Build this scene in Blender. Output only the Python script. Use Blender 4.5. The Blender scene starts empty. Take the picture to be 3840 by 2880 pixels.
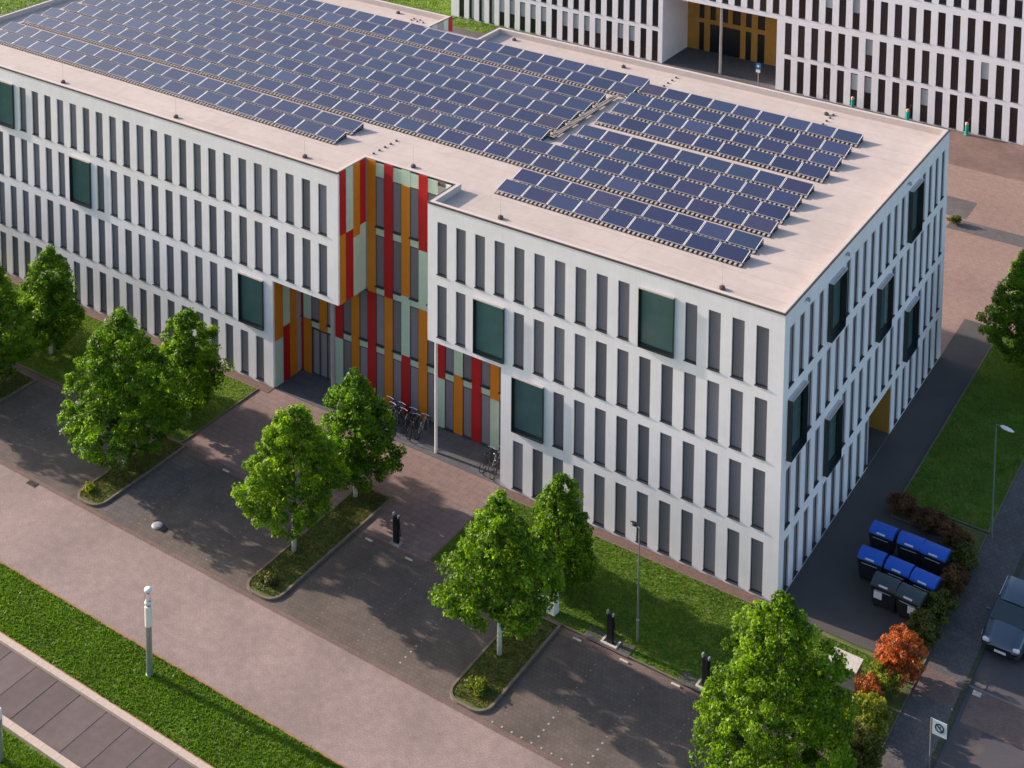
import bpy, bmesh, math, random
import numpy as np
from mathutils import Vector, Matrix
R = math.radians
SC = bpy.context.scene
COL = SC.collection
rng = random.Random(7)
nrg = np.random.default_rng(7)

# ------------------------------------------------------------------ camera
CAM = bpy.data.cameras.new('camera'); cam = bpy.data.objects.new('camera', CAM); COL.objects.link(cam)
yaw, pit, rol = -0.577653705, -0.108239043, 0.00723711478
fw = Vector((math.sin(yaw)*math.cos(pit), math.cos(yaw)*math.cos(pit), math.sin(pit)))
rt = Vector((math.cos(yaw), -math.sin(yaw), 0)); up = rt.cross(fw)
r2 = math.cos(rol)*rt + math.sin(rol)*up; u2 = -math.sin(rol)*rt + math.cos(rol)*up
M = Matrix((r2, u2, -fw)).transposed().to_4x4(); M.translation = Vector((24.8542, -62.0271, 51.2746))
cam.matrix_world = M
CAM.sensor_width = 36.0; CAM.sensor_fit = 'HORIZONTAL'
CAM.lens = 36.0*5520.6/3840; CAM.shift_y = -2606.5/3840; CAM.shift_x = 0
CAM.clip_start = 0.5; CAM.clip_end = 2000
SC.camera = cam

# ------------------------------------------------------------------ light
SUN_EL, SUN_AZ = 18.5, 4.2          # elevation; degrees the sun stands in front of the facade line
sdir = Vector((-math.cos(R(SUN_AZ))*math.cos(R(SUN_EL)), -math.sin(R(SUN_AZ))*math.cos(R(SUN_EL)), math.sin(R(SUN_EL))))
W = bpy.data.worlds.new('World'); SC.world = W; W.use_nodes = True
nt = W.node_tree; bg = nt.nodes['Background']
sky = nt.nodes.new('ShaderNodeTexSky'); sky.sky_type = 'NISHITA'; sky.sun_disc = False
sky.sun_elevation = R(SUN_EL); sky.sun_rotation = math.atan2(sdir.x, sdir.y)
sky.air_density = 1.0; sky.dust_density = 2.2; sky.ozone_density = 1.0
nt.links.new(sky.outputs[0], bg.inputs[0]); bg.inputs[1].default_value = 0.145
SL = bpy.data.lights.new('sun', 'SUN'); SL.energy = 4.9; SL.angle = R(0.6); SL.color = (1.0, 0.85, 0.72)
so = bpy.data.objects.new('sun', SL); COL.objects.link(so)
so.rotation_euler = sdir.to_track_quat('Z', 'Y').to_euler(); so.location = (-60, -20, 60)
SC.view_settings.view_transform = 'Standard'; SC.view_settings.look = 'None'
SC.view_settings.exposure = 0.84; SC.view_settings.gamma = 1; SC.view_settings.use_curve_mapping = False

# ------------------------------------------------------------------ materials
def mat(name, col, rough=.8, var=.12, scale=3., bump=0., bscale=30., metal=0., coat=0., spec=.5, tint=None, rand=0., detail=4, mix2=None, scale2=.35, var2=0., streak=0., seam=None):
    m = bpy.data.materials.new(name); m.use_nodes = True; N = m.node_tree.nodes; L = m.node_tree.links
    b = N['Principled BSDF']; b.inputs['Roughness'].default_value = rough; b.inputs['Metallic'].default_value = metal
    b.inputs['Coat Weight'].default_value = coat; b.inputs['Specular IOR Level'].default_value = spec
    tc = N.new('ShaderNodeTexCoord')
    nz = N.new('ShaderNodeTexNoise'); nz.inputs['Scale'].default_value = scale; nz.inputs['Detail'].default_value = detail; nz.inputs['Roughness'].default_value = .65
    L.new(tc.outputs['Object'], nz.inputs['Vector'])
    cr = N.new('ShaderNodeValToRGB'); t = tint or (1, 1, 1)
    cr.color_ramp.elements[0].position = .3; cr.color_ramp.elements[1].position = .7
    cr.color_ramp.elements[0].color = tuple(max(0, c*(1-var)) for c in col)+(1,)
    cr.color_ramp.elements[1].color = tuple(min(1, c*(1+var)*tt) for c, tt in zip(col, t))+(1,)
    L.new(nz.outputs['Fac'], cr.inputs[0]); out = cr.outputs[0]
    if var2:
        n2 = N.new('ShaderNodeTexNoise'); n2.inputs['Scale'].default_value = scale2; n2.inputs['Detail'].default_value = 5; n2.inputs['Roughness'].default_value = .6
        L.new(tc.outputs['Object'], n2.inputs['Vector'])
        mr = N.new('ShaderNodeMapRange'); mr.inputs[1].default_value = .35; mr.inputs[2].default_value = .68; mr.inputs[3].default_value = 1-var2; mr.inputs[4].default_value = 1+var2
        L.new(n2.outputs['Fac'], mr.inputs[0])
        mx = N.new('ShaderNodeVectorMath'); mx.operation = 'SCALE'; L.new(out, mx.inputs[0]); L.new(mr.outputs[0], mx.inputs['Scale']); out = mx.outputs[0]
    if streak:
        mp_ = N.new('ShaderNodeMapping'); mp_.inputs['Scale'].default_value = (5.5, 5.5, .22); L.new(tc.outputs['Object'], mp_.inputs[0])
        ns = N.new('ShaderNodeTexNoise'); ns.inputs['Scale'].default_value = 1.; ns.inputs['Detail'].default_value = 4; L.new(mp_.outputs[0], ns.inputs['Vector'])
        ms_ = N.new('ShaderNodeMapRange'); ms_.inputs[1].default_value = .42; ms_.inputs[2].default_value = .75; ms_.inputs[3].default_value = 1.; ms_.inputs[4].default_value = 1-streak*2
        L.new(ns.outputs['Fac'], ms_.inputs[0]); xs_ = N.new('ShaderNodeVectorMath'); xs_.operation = 'SCALE'; L.new(out, xs_.inputs[0]); L.new(ms_.outputs[0], xs_.inputs['Scale']); out = xs_.outputs[0]
    if seam:
        bs = N.new('ShaderNodeTexBrick'); bs.inputs['Scale'].default_value = 1; bs.inputs['Brick Width'].default_value = seam[0]; bs.inputs['Row Height'].default_value = seam[1]; bs.inputs['Mortar Size'].default_value = .03
        bs.inputs['Color1'].default_value = (1, 1, 1, 1); bs.inputs['Color2'].default_value = (.965, .96, .955, 1); bs.inputs['Mortar'].default_value = (.86, .85, .84, 1); L.new(tc.outputs['Object'], bs.inputs['Vector'])
        xm = N.new('ShaderNodeVectorMath'); xm.operation = 'MULTIPLY'; L.new(out, xm.inputs[0]); L.new(bs.outputs[0], xm.inputs[1]); out = xm.outputs[0]
    if mix2:
        n3 = N.new('ShaderNodeTexNoise'); n3.inputs['Scale'].default_value = mix2[1]; n3.inputs['Detail'].default_value = 6
        L.new(tc.outputs['Object'], n3.inputs['Vector'])
        mr3 = N.new('ShaderNodeMapRange'); mr3.inputs[1].default_value = mix2[2]; mr3.inputs[2].default_value = mix2[2]+.12
        L.new(n3.outputs['Fac'], mr3.inputs[0])
        mc = N.new('ShaderNodeMix'); mc.data_type = 'RGBA'; L.new(mr3.outputs[0], mc.inputs[0]); L.new(out, mc.inputs[6]); mc.inputs[7].default_value = tuple(mix2[0])+(1,); out = mc.outputs[2]
    if rand:
        oi = N.new('ShaderNodeObjectInfo'); mr = N.new('ShaderNodeMapRange'); mr.inputs[3].default_value = 1-rand; mr.inputs[4].default_value = 1+rand
        L.new(oi.outputs['Random'], mr.inputs[0]); mx = N.new('ShaderNodeVectorMath'); mx.operation = 'SCALE'; L.new(out, mx.inputs[0]); L.new(mr.outputs[0], mx.inputs['Scale']); out = mx.outputs[0]
    L.new(out, b.inputs['Base Color'])
    if bump:
        n4 = N.new('ShaderNodeTexNoise'); n4.inputs['Scale'].default_value = bscale; n4.inputs['Detail'].default_value = 3; L.new(tc.outputs['Object'], n4.inputs['Vector'])
        bp = N.new('ShaderNodeBump'); bp.inputs['Strength'].default_value = bump; bp.inputs['Distance'].default_value = .03
        L.new(n4.outputs['Fac'], bp.inputs['Height']); L.new(bp.outputs[0], b.inputs['Normal'])
    return m

def paver_mat(name, c1, c2, mortar, bw, bh, rough=.85, rot=0., var2=.15, scale2=.3, ms=.012, bump=.25):
    m = bpy.data.materials.new(name); m.use_nodes = True; N = m.node_tree.nodes; L = m.node_tree.links
    b = N['Principled BSDF']; b.inputs['Roughness'].default_value = rough; b.inputs['Specular IOR Level'].default_value = .3
    tc = N.new('ShaderNodeTexCoord'); mp = N.new('ShaderNodeMapping'); mp.inputs['Rotation'].default_value = (0, 0, rot)
    L.new(tc.outputs['Object'], mp.inputs['Vector'])
    br = N.new('ShaderNodeTexBrick'); br.inputs['Scale'].default_value = 1; br.inputs['Brick Width'].default_value = bw; br.inputs['Row Height'].default_value = bh
    br.inputs['Mortar Size'].default_value = ms; br.inputs['Color1'].default_value = tuple(c1)+(1,); br.inputs['Color2'].default_value = tuple(c2)+(1,); br.inputs['Mortar'].default_value = tuple(mortar)+(1,)
    br.inputs['Bias'].default_value = 0
    L.new(mp.outputs[0], br.inputs['Vector']); out = br.outputs['Color']
    for sc, v, lo, hi in ((scale2, var2, .35, .68), (2.2, .10, .3, .7), (14, .16, .3, .7)):
        n2 = N.new('ShaderNodeTexNoise'); n2.inputs['Scale'].default_value = sc; n2.inputs['Detail'].default_value = 5; L.new(tc.outputs['Object'], n2.inputs['Vector'])
        mr = N.new('ShaderNodeMapRange'); mr.inputs[1].default_value = lo; mr.inputs[2].default_value = hi; mr.inputs[3].default_value = 1-v; mr.inputs[4].default_value = 1+v
        L.new(n2.outputs['Fac'], mr.inputs[0]); mx = N.new('ShaderNodeVectorMath'); mx.operation = 'SCALE'; L.new(out, mx.inputs[0]); L.new(mr.outputs[0], mx.inputs['Scale']); out = mx.outputs[0]
    L.new(out, b.inputs['Base Color'])
    bp = N.new('ShaderNodeBump'); bp.inputs['Strength'].default_value = bump; bp.inputs['Distance'].default_value = .01
    L.new(br.outputs['Fac'], bp.inputs['Height']); bp.invert = True; L.new(bp.outputs[0], b.inputs['Normal'])
    return m

def leaf_mat(name, dark, light, trans=.45):
    m = bpy.data.materials.new(name); m.use_nodes = True; N = m.node_tree.nodes; L = m.node_tree.links
    b = N['Principled BSDF']; b.inputs['Roughness'].default_value = .5; b.inputs['Specular IOR Level'].default_value = .35
    at = N.new('ShaderNodeAttribute'); at.attribute_name = 'tint'
    cr = N.new('ShaderNodeValToRGB'); cr.color_ramp.elements[0].color = tuple(dark)+(1,); cr.color_ramp.elements[1].color = tuple(light)+(1,)
    L.new(at.outputs['Fac'], cr.inputs[0])
    oi = N.new('ShaderNodeObjectInfo'); hv = N.new('ShaderNodeHueSaturation'); mh = N.new('ShaderNodeMapRange'); mh.inputs[3].default_value = .492; mh.inputs[4].default_value = .508
    mv = N.new('ShaderNodeMapRange'); mv.inputs[3].default_value = 1.12; mv.inputs[4].default_value = .86
    L.new(oi.outputs['Random'], mh.inputs[0]); L.new(oi.outputs['Random'], mv.inputs[0]); L.new(mh.outputs[0], hv.inputs['Hue']); L.new(mv.outputs[0], hv.inputs['Value']); L.new(cr.outputs[0], hv.inputs['Color']); cr = hv
    L.new(cr.outputs[0], b.inputs['Base Color'])
    tr = N.new('ShaderNodeBsdfTranslucent'); hs = N.new('ShaderNodeVectorMath'); hs.operation = 'MULTIPLY'; hs.inputs[1].default_value = (1.5, 1.6, .7)
    L.new(cr.outputs[0], hs.inputs[0]); L.new(hs.outputs[0], tr.inputs[0])
    mx = N.new('ShaderNodeMixShader'); mx.inputs[0].default_value = trans
    L.new(b.outputs[0], mx.inputs[1]); L.new(tr.outputs[0], mx.inputs[2]); L.new(mx.outputs[0], N['Material Output'].inputs[0])
    return m

def panel_mat():
    m = bpy.data.materials.new('solar_cells'); m.use_nodes = True; N = m.node_tree.nodes; L = m.node_tree.links
    b = N['Principled BSDF']; b.inputs['Roughness'].default_value = .35; b.inputs['Specular IOR Level'].default_value = .15; b.inputs['Coat Weight'].default_value = .9; b.inputs['Coat Roughness'].default_value = .10; b.inputs['Coat IOR'].default_value = 1.8
    oi = N.new('ShaderNodeObjectInfo'); cr = N.new('ShaderNodeValToRGB'); cr.color_ramp.interpolation = 'LINEAR'
    E_ = cr.color_ramp.elements; E_[0].color = (.014, .015, .052, 1); E_[1].color = (.038, .022, .050, 1)
    for p_, c in ((.25, (.018, .018, .068)), (.45, (.022, .032, .078)), (.65, (.026, .018, .062)), (.82, (.024, .028, .080)), (.92, (.034, .040, .105))):
        e = E_.new(p_); e.color = c+(1,)
    L.new(oi.outputs['Random'], cr.inputs[0])
    tc = N.new('ShaderNodeTexCoord'); br = N.new('ShaderNodeTexBrick'); br.offset = 0; br.inputs['Scale'].default_value = 1
    br.inputs['Brick Width'].default_value = .16; br.inputs['Row Height'].default_value = .16; br.inputs['Mortar Size'].default_value = .006
    br.inputs['Color1'].default_value = (1, 1, 1, 1); br.inputs['Color2'].default_value = (.88, .88, .92, 1); br.inputs['Mortar'].default_value = (1.5, 1.5, 1.4, 1)
    L.new(tc.outputs['Object'], br.inputs['Vector'])
    mx = N.new('ShaderNodeVectorMath'); mx.operation = 'MULTIPLY'; L.new(cr.outputs[0], mx.inputs[0]); L.new(br.outputs[0], mx.inputs[1]); L.new(mx.outputs[0], b.inputs['Base Color'])
    return m

def screen_mat(name, c, rand, spec=.5, rough=.35, grad=.18):
    """woven outside blind behind glass: fine weave, each window a little different"""
    m = mat(name, c, rough=rough, var=.06, scale=9, rand=rand, spec=spec)
    return m

m_wall = mat('white_render', (.865, .835, .885), .85, .03, 1.2, bump=.12, bscale=18, var2=.045, scale2=.35, streak=.02)
m_wall_b = mat('white_render_rear', (.83, .82, .86), .85, .04, 1.2)
m_roof = mat('roof_membrane', (.47, .395, .37), .9, .06, 1.6, bump=.15, bscale=6, var2=.06, scale2=.28, mix2=((.42, .355, .335), .7, .58), seam=(9.5, 1.55))
m_curb = mat('parapet_membrane', (.52, .45, .43), .85, .06, 2.5)
m_flash = mat('dark_flashing', (.085, .055, .048), .5, .25, 3)
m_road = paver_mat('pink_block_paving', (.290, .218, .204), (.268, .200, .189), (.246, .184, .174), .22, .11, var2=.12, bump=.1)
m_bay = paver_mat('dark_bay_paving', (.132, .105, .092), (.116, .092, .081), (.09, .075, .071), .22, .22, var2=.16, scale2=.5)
m_gut = paver_mat('brown_edge_paving', (.185, .125, .112), (.165, .112, .10), (.125, .088, .08), .22, .11, var2=.12)
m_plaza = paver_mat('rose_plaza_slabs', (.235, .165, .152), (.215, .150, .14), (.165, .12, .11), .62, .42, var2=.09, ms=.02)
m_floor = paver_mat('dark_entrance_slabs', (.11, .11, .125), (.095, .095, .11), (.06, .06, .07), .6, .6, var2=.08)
m_drive = mat('dark_asphalt', (.074, .066, .065), .9, .18, 40, bump=.3, bscale=60, var2=.12, scale2=.4)
m_street = mat('street_asphalt', (.075, .068, .078), .88, .2, 30, bump=.3, bscale=60, var2=.14, scale2=.35, mix2=((.13, .10, .09), .55, .56))
m_walk = paver_mat('grey_footway_paving', (.125, .112, .112), (.108, .097, .098), (.08, .07, .07), .3, .3, var2=.12)
m_plaza2 = paver_mat('pink_plaza_paving', (.285, .190, .160), (.262, .174, .148), (.215, .145, .122), .4, .4, var2=.10, scale2=.12)
m_brown = paver_mat('brown_plaza_paving', (.20, .13, .115), (.175, .115, .10), (.13, .09, .08), .3, .3)
m_kerb = mat('kerb_concrete', (.46, .37, .32), .85, .1, 5, bump=.2, bscale=30)
m_kerb_d = mat('kerb_weathered', (.155, .125, .095), .9, .22, 5, bump=.2, bscale=30)
m_slab = mat('grey_brown_slab', (.105, .078, .080), .85, .12, 2.2, bump=.2, bscale=25, rand=.13, var2=.12, scale2=.8)
m_joint = mat('slab_bed', (.30, .24, .22), .95, .1, 5)
m_lawn = mat('lawn_soil', (.088, .150, .010), .95, .2, 9, bump=.5, bscale=30, var2=.25, scale2=.6, mix2=((.135, .140, .022), 1.1, .55))
m_island = mat('island_ground', (.080, .105, .020), .95, .35, 7, bump=.7, bscale=25, mix2=((.14, .09, .04), 2.2, .53))
m_gravel = mat('brown_gravel', (.150, .092, .078), .95, .5, 22, bump=.8, bscale=40)
m_frame = mat('anthracite_frame', (.045, .045, .055), .45, .1, 3)
m_blind = screen_mat('grey_outside_blind', (.185, .178, .212), .25)
m_blindb = screen_mat('dark_rear_pane', (.018, .015, .017), .6, spec=.6, rough=.12)
m_pale_blind = mat('pale_inner_blind', (.33, .37, .39), .6, .05, 4, rand=.2)
m_teal = mat('teal_glass', (.085, .160, .158), .15, .12, .8, spec=.6, coat=.5, rand=.12)
m_tealf = mat('teal_dark_frame', (.02, .03, .034), .35, .1, 3)
m_hood = mat('pale_hood_metal', (.56, .52, .50), .5, .08, 3)
m_red = mat('red_panel', (.42, .006, .010), .5, .06, 1.5)
m_orange = mat('orange_panel', (.56, .185, .008), .5, .06, 1.5)
m_mint = mat('mint_panel', (.46, .58, .47), .55, .06, 1.5)
m_greyp = mat('grey_panel', (.33, .30, .31), .55, .06, 1.5)
m_yellow = mat('ochre_panel', (.42, .22, .035), .6, .1, 1.5)
m_dark = mat('dark_void', (.012, .014, .016), .3, .2, 2)
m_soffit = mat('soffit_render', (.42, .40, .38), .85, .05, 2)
m_steel = mat('galvanised_steel', (.42, .44, .45), .38, .1, 6, metal=.7)
m_lampg = mat('green_grey_paint', (.16, .20, .17), .5, .12, 5)
m_white = mat('white_lacquer', (.78, .77, .76), .4, .04, 4)
m_black = mat('black_lacquer', (.012, .013, .016), .35, .2, 4)
m_rail = mat('mounting_rail', (.44, .38, .35), .5, .08, 5)
m_pframe = mat('panel_frame', (.78, .77, .78), .35, .04, 5)
m_feet = mat('black_mount', (.035, .032, .04), .6, .2, 5)
m_cell = panel_mat()
m_bark = mat('whitewashed_trunk', (.55, .56, .50), .9, .2, 8, bump=.5, bscale=20)
m_branch = mat('brown_bark', (.10, .075, .05), .95, .3, 8, bump=.5, bscale=20)
m_leaf = leaf_mat('lime_leaves', (.030, .080, .004), (.210, .360, .012), .5)
m_leaf_g = leaf_mat('grass_blades', (.072, .135, .008), (.140, .245, .014), .38)
m_leaf_y = leaf_mat('yellow_green_leaves', (.075, .11, .010), (.32, .35, .03))
m_leaf_o = leaf_mat('orange_leaves', (.17, .055, .014), (.62, .19, .045), .4)
m_leaf_r = leaf_mat('russet_leaves', (.075, .045, .015), (.25, .105, .045), .35)
m_leaf_d = leaf_mat('olive_leaves', (.045, .060, .010), (.17, .17, .025), .35)
m_lidblue = mat('blue_plastic', (.005, .095, .52), .42, .06, 4, spec=.5)
m_binbody = mat('charcoal_plastic', (.016, .018, .024), .5, .15, 4)
m_binlid = mat('slate_plastic', (.035, .048, .055), .4, .15, 4)
m_label = mat('white_sticker', (.75, .72, .76), .5, .1, 20)
m_car = mat('blue_grey_car_paint', (.065, .09, .13), .3, .04, 3, coat=.8, metal=.4)
m_glass = mat('tinted_glass', (.010, .026, .034), .06, .1, 2, coat=.5, spec=.7)
m_tyre = mat('tyre_rubber', (.015, .015, .016), .8, .2, 10)
m_chrome = mat('chrome', (.75, .76, .78), .15, .03, 3, metal=1)
m_lampl = mat('headlight_glass', (.72, .74, .76), .15, .05, 3, coat=.5)
m_signb = mat('sign_face', (.62, .72, .76), .4, .05, 6)
m_ink = mat('dark_blue_ink', (.02, .05, .09), .5, .1, 6)
m_blue = mat('blue_sign', (.015, .14, .35), .4, .08, 6)
m_tealb = mat('teal_paint', (.01, .30, .24), .5, .08, 4)
m_peach = mat('pale_orange_cap', (.72, .36, .24), .6, .08, 4)
m_cabgrey = mat('grey_cabinet_paint', (.30, .29, .31), .6, .06, 3)
m_conc = mat('pale_concrete', (.52, .47, .43), .9, .12, 6, bump=.2, bscale=30)
m_dot = mat('white_stud', (.34, .31, .30), .7, .15, 9)
m_frost = mat('frosted_lamp_tube', (.80, .74, .72), .3, .03, 3)
m_ring = mat('grey_ring', (.30, .30, .32), .3, .05, 3, metal=.6)

# ------------------------------------------------------------------ mesh helpers
class MB:
    def __init__(s): s.v = []; s.f = []; s.m = []
    def quad(s, a, b, c, d, mi=0):
        n = len(s.v); s.v += [tuple(a), tuple(b), tuple(c), tuple(d)]; s.f.append((n, n+1, n+2, n+3)); s.m.append(mi)
    def poly(s, pts, mi=0):
        n = len(s.v); s.v += [tuple(p) for p in pts]; s.f.append(tuple(range(n, n+len(pts)))); s.m.append(mi)
    def box(s, x0, x1, y0, y1, z0, z1, mi=0, skip=''):
        n = len(s.v); s.v += [(x0,y0,z0),(x1,y0,z0),(x1,y1,z0),(x0,y1,z0),(x0,y0,z1),(x1,y0,z1),(x1,y1,z1),(x0,y1,z1)]
        for k, f in (('b', (0,3,2,1)), ('t', (4,5,6,7)), ('s', (0,1,5,4)), ('e', (1,2,6,5)), ('n', (2,3,7,6)), ('w', (3,0,4,7))):
            if k in skip: continue
            s.f.append(tuple(n+i for i in f)); s.m.append(mi)
    def tube(s, p, q, r0, r1=None, n=8, mi=0, caps=True):
        p = Vector(p); q = Vector(q); r1 = r0 if r1 is None else r1
        d = (q-p).normalized(); a = d.orthogonal().normalized(); b = d.cross(a); k = len(s.v)
        for c, r in ((p, r0), (q, r1)):
            for i in range(n):
                t = 2*math.pi*i/n; s.v.append(tuple(c+a*math.cos(t)*r+b*math.sin(t)*r))
        for i in range(n):
            j = (i+1) % n; s.f.append((k+i, k+j, k+n+j, k+n+i)); s.m.append(mi)
        if caps: s.f.append(tuple(k+n-1-i for i in range(n))); s.m.append(mi); s.f.append(tuple(k+n+i for i in range(n))); s.m.append(mi)
    def path(s, pts, r, n=6, mi=0):
        for a, b in zip(pts, pts[1:]): s.tube(a, b, r, r, n, mi)
    def lathe(s, c, prof, n=14, mi=0, axis='z'):
        k = len(s.v)
        for r, h in prof:
            for i in range(n):
                t = 2*math.pi*i/n
                if axis == 'z': s.v.append((c[0]+r*math.cos(t), c[1]+r*math.sin(t), c[2]+h))
                elif axis == 'x': s.v.append((c[0]+h, c[1]+r*math.cos(t), c[2]+r*math.sin(t)))
                else: s.v.append((c[0]+r*math.sin(t), c[1]+h, c[2]+r*math.cos(t)))
        for a in range(len(prof)-1):
            for i in range(n):
                j = (i+1) % n; s.f.append((k+a*n+i, k+a*n+j, k+(a+1)*n+j, k+(a+1)*n+i)); s.m.append(mi)
        s.f.append(tuple(k+n-1-i for i in range(n))); s.m.append(mi)
        e = k+(len(prof)-1)*n; s.f.append(tuple(e+i for i in range(n))); s.m.append(mi)
    def mesh(s, name, mats, smooth=False):
        me = bpy.data.meshes.new(name); me.from_pydata(s.v, [], s.f)
        if not isinstance(mats, (list, tuple)): mats = [mats]
        for m in mats: me.materials.append(m)
        if len(mats) > 1: me.polygons.foreach_set('material_index', s.m)
        if smooth: me.polygons.foreach_set('use_smooth', [True]*len(s.f))
        me.update(); return me
    def build(s, name, mats, parent=None, smooth=False):
        return link(name, s.mesh(name, mats, smooth), parent)

def link(name, me, parent=None, loc=None, rz=0):
    o = bpy.data.objects.new(name, me); COL.objects.link(o)
    if parent: o.parent = parent
    if loc is not None: o.location = loc
    if rz: o.rotation_euler = (0, 0, rz)
    return o
def tag(o, label=None, cat=None, group=None, kind=None):
    if label: o['label'] = label
    if cat: o['category'] = cat
    if group: o['group'] = group
    if kind: o['kind'] = kind
    return o
def empty(name, loc=(0, 0, 0), label=None, cat=None, group=None, rz=0):
    o = bpy.data.objects.new(name, None); COL.objects.link(o); o.location = loc; o.rotation_euler = (0, 0, rz); o.empty_display_size = .3
    return tag(o, label, cat, group)
def copy_thing(src, loc, rz=0, label=None, scale=None):
    r = src.copy(); COL.objects.link(r); r.location = loc; r.rotation_euler = (0, 0, rz)
    if label: r['label'] = label
    if scale: r.scale = scale
    for c in list(src.children):
        k = c.copy(); COL.objects.link(k); k.parent = r
        for g in c.children:
            h_ = g.copy(); COL.objects.link(h_); h_.parent = k
    return r
def sheet(name, x0, x1, y0, y1, z, m, kind='structure', parent=None):
    b = MB(); b.quad((x0,y0,z),(x1,y0,z),(x1,y1,z),(x0,y1,z)); o = b.build(name, m, parent)
    if kind and not parent: o['kind'] = kind
    return o
def bevel(o, w=.02, seg=2):
    bm = bmesh.new(); bm.from_mesh(o.data); bmesh.ops.remove_doubles(bm, verts=bm.verts, dist=1e-5)
    bmesh.ops.bevel(bm, geom=bm.edges[:], offset=w, segments=seg, affect='EDGES', clamp_overlap=True); bm.to_mesh(o.data); bm.free()

# ================================================================== GROUND
sheet('ground', -500, 400, -300, 600, -.03, m_lawn)
YS = -18.7            # south edge of the block paved road
sheet('road', -200, 7.3, YS, -13.72, 0.0, m_road)
sheet('road_edge_strip', -200, 7.3, -13.72, -13.45, .004, m_gut)
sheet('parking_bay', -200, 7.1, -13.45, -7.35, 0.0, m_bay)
sheet('bay_head_strip', -200, 7.1, -7.35, -6.95, .004, m_gut)
# entrance plaza in front of the recess
sheet('bay_side_path', -32.4, -30.1, -13.4, -7.4, .004, m_walk)
sheet('entrance_plaza', -32.85, -15.75, -6.95, -.03, 0.0, m_plaza)
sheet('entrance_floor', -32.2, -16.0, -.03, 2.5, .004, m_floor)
def kerbed(name, outline, zt, m_top, kerb_m, w=.12, h=.10, edge=True, closed=True):
    """a planted bed with its raised kerb ring: outline is a CCW list of points"""
    n = len(outline); inn = []
    for i in range(n):
        p0 = Vector(outline[i-1]); p1 = Vector(outline[i]); p2 = Vector(outline[(i+1) % n])
        d1 = (p1-p0).normalized(); d2 = (p2-p1).normalized(); n1 = Vector((-d1.y, d1.x)); n2 = Vector((-d2.y, d2.x))
        b = (n1+n2); b = b/max(.2, b.dot(n1)) if b.length > 1e-6 else n1
        inn.append(p1+b*w)
    k = MB()
    for i in range(n):
        j = (i+1) % n; a, b, c, d = outline[i], outline[j], inn[j], inn[i]
        k.quad((a[0],a[1],h),(b[0],b[1],h),(c[0],c[1],h),(d[0],d[1],h)); k.quad((a[0],a[1],-.02),(b[0],b[1],-.02),(b[0],b[1],h),(a[0],a[1],h))
        k.quad((d[0],d[1],h),(c[0],c[1],h),(c[0],c[1],-.02),(d[0],d[1],-.02))
    t = MB(); t.poly([(p[0], p[1], zt) for p in inn])
    o = t.build(name, m_top); o['kind'] = 'structure'
    ko = k.build('kerb', kerb_m); ko['kind'] = 'structure'
    return o
def round_south(x0, x1, y0, y1, r=.75, n=5):
    """rectangle whose two southern corners are rounded, CCW"""
    pts = []
    for i in range(n+1): t = math.pi+math.pi/2*i/n; pts.append((x0+r+r*math.cos(t), y0+r+r*math.sin(t)))
    for i in range(n+1): t = 1.5*math.pi+math.pi/2*i/n; pts.append((x1-r+r*math.cos(t), y0+r+r*math.sin(t)))
    return pts+[(x1, y1), (x0, y1)]
ISL = [(-46.7, -44.6, -7.35), (-34.4, -32.45, -6.95), (-22.25, -20.1, -4.1), (-10.1, -7.9, -6.95), (2.4, 4.9, -7.35), (-59.0, -56.8, -7.35)]
for x0, x1, yt in ISL: kerbed('planting_island', round_south(x0, x1, -13.4, yt), .06, m_island, m_kerb_d)
# lawns along the facade, each with a thin edging
for x0, x1 in ((-200, -32.9), (-15.7, 5.6)):
    kerbed('lawn', [(x0, -6.9), (x1, -6.9), (x1, -.62), (x0, -.62)], .05, m_lawn, m_kerb_d, .07, .07)
sheet('gravel_strip', -15.9, -.02, -.60, -.03, .02, m_gravel); sheet('gravel_strip', -66, -32.2, -.60, -.03, .02, m_gravel)
# verge, slab path and its two kerbs south of the road
kerbed('lawn', [(-200, -21.84), (60, -21.84), (60, YS), (-200, YS)], .05, m_lawn, mat('rust_edging', (.30, .15, .08), .9, .2, 4), .09, .07)
def kerbstones(y0, y1, z1, x0, x1, step=1.0, m=m_kerb):
    par = empty('kerb', (0, (y0+y1)/2, 0)); par['kind'] = 'structure'
    me = MB(); me.box(-step/2+.006, step/2-.006, (y0-y1)/2, (y1-y0)/2, -.1, z1); me = me.mesh('kerb_stone', m)
    x = x0
    while x < x1: link('kerb_stone', me, par, (x, 0, 0)); x += step
kerbstones(-22.16, -21.85, .13, -42, -8); kerbstones(-25.20, -24.87, .12, -34, -12)
sheet('slab_bed', -200, 60, -24.9, -22.1, -.025, m_joint)
sp = empty('path', (0, 0, 0)); sp['kind'] = 'structure'
x = -40.0; vers = []
for wd in (1.46, 1.22, 1.7):
    b = MB(); b.box(-wd/2+.022, wd/2-.022, -24.86, -22.17, -.06, -.012); vers.append((wd, b.mesh('slab', m_slab)))
while x < -8:
    wd, me = vers[rng.choice([0, 0, 1, 2])]
    link('slab', me, sp, (x+wd/2, 0, rng.uniform(-.004, .004)+.012)); x += wd
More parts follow.
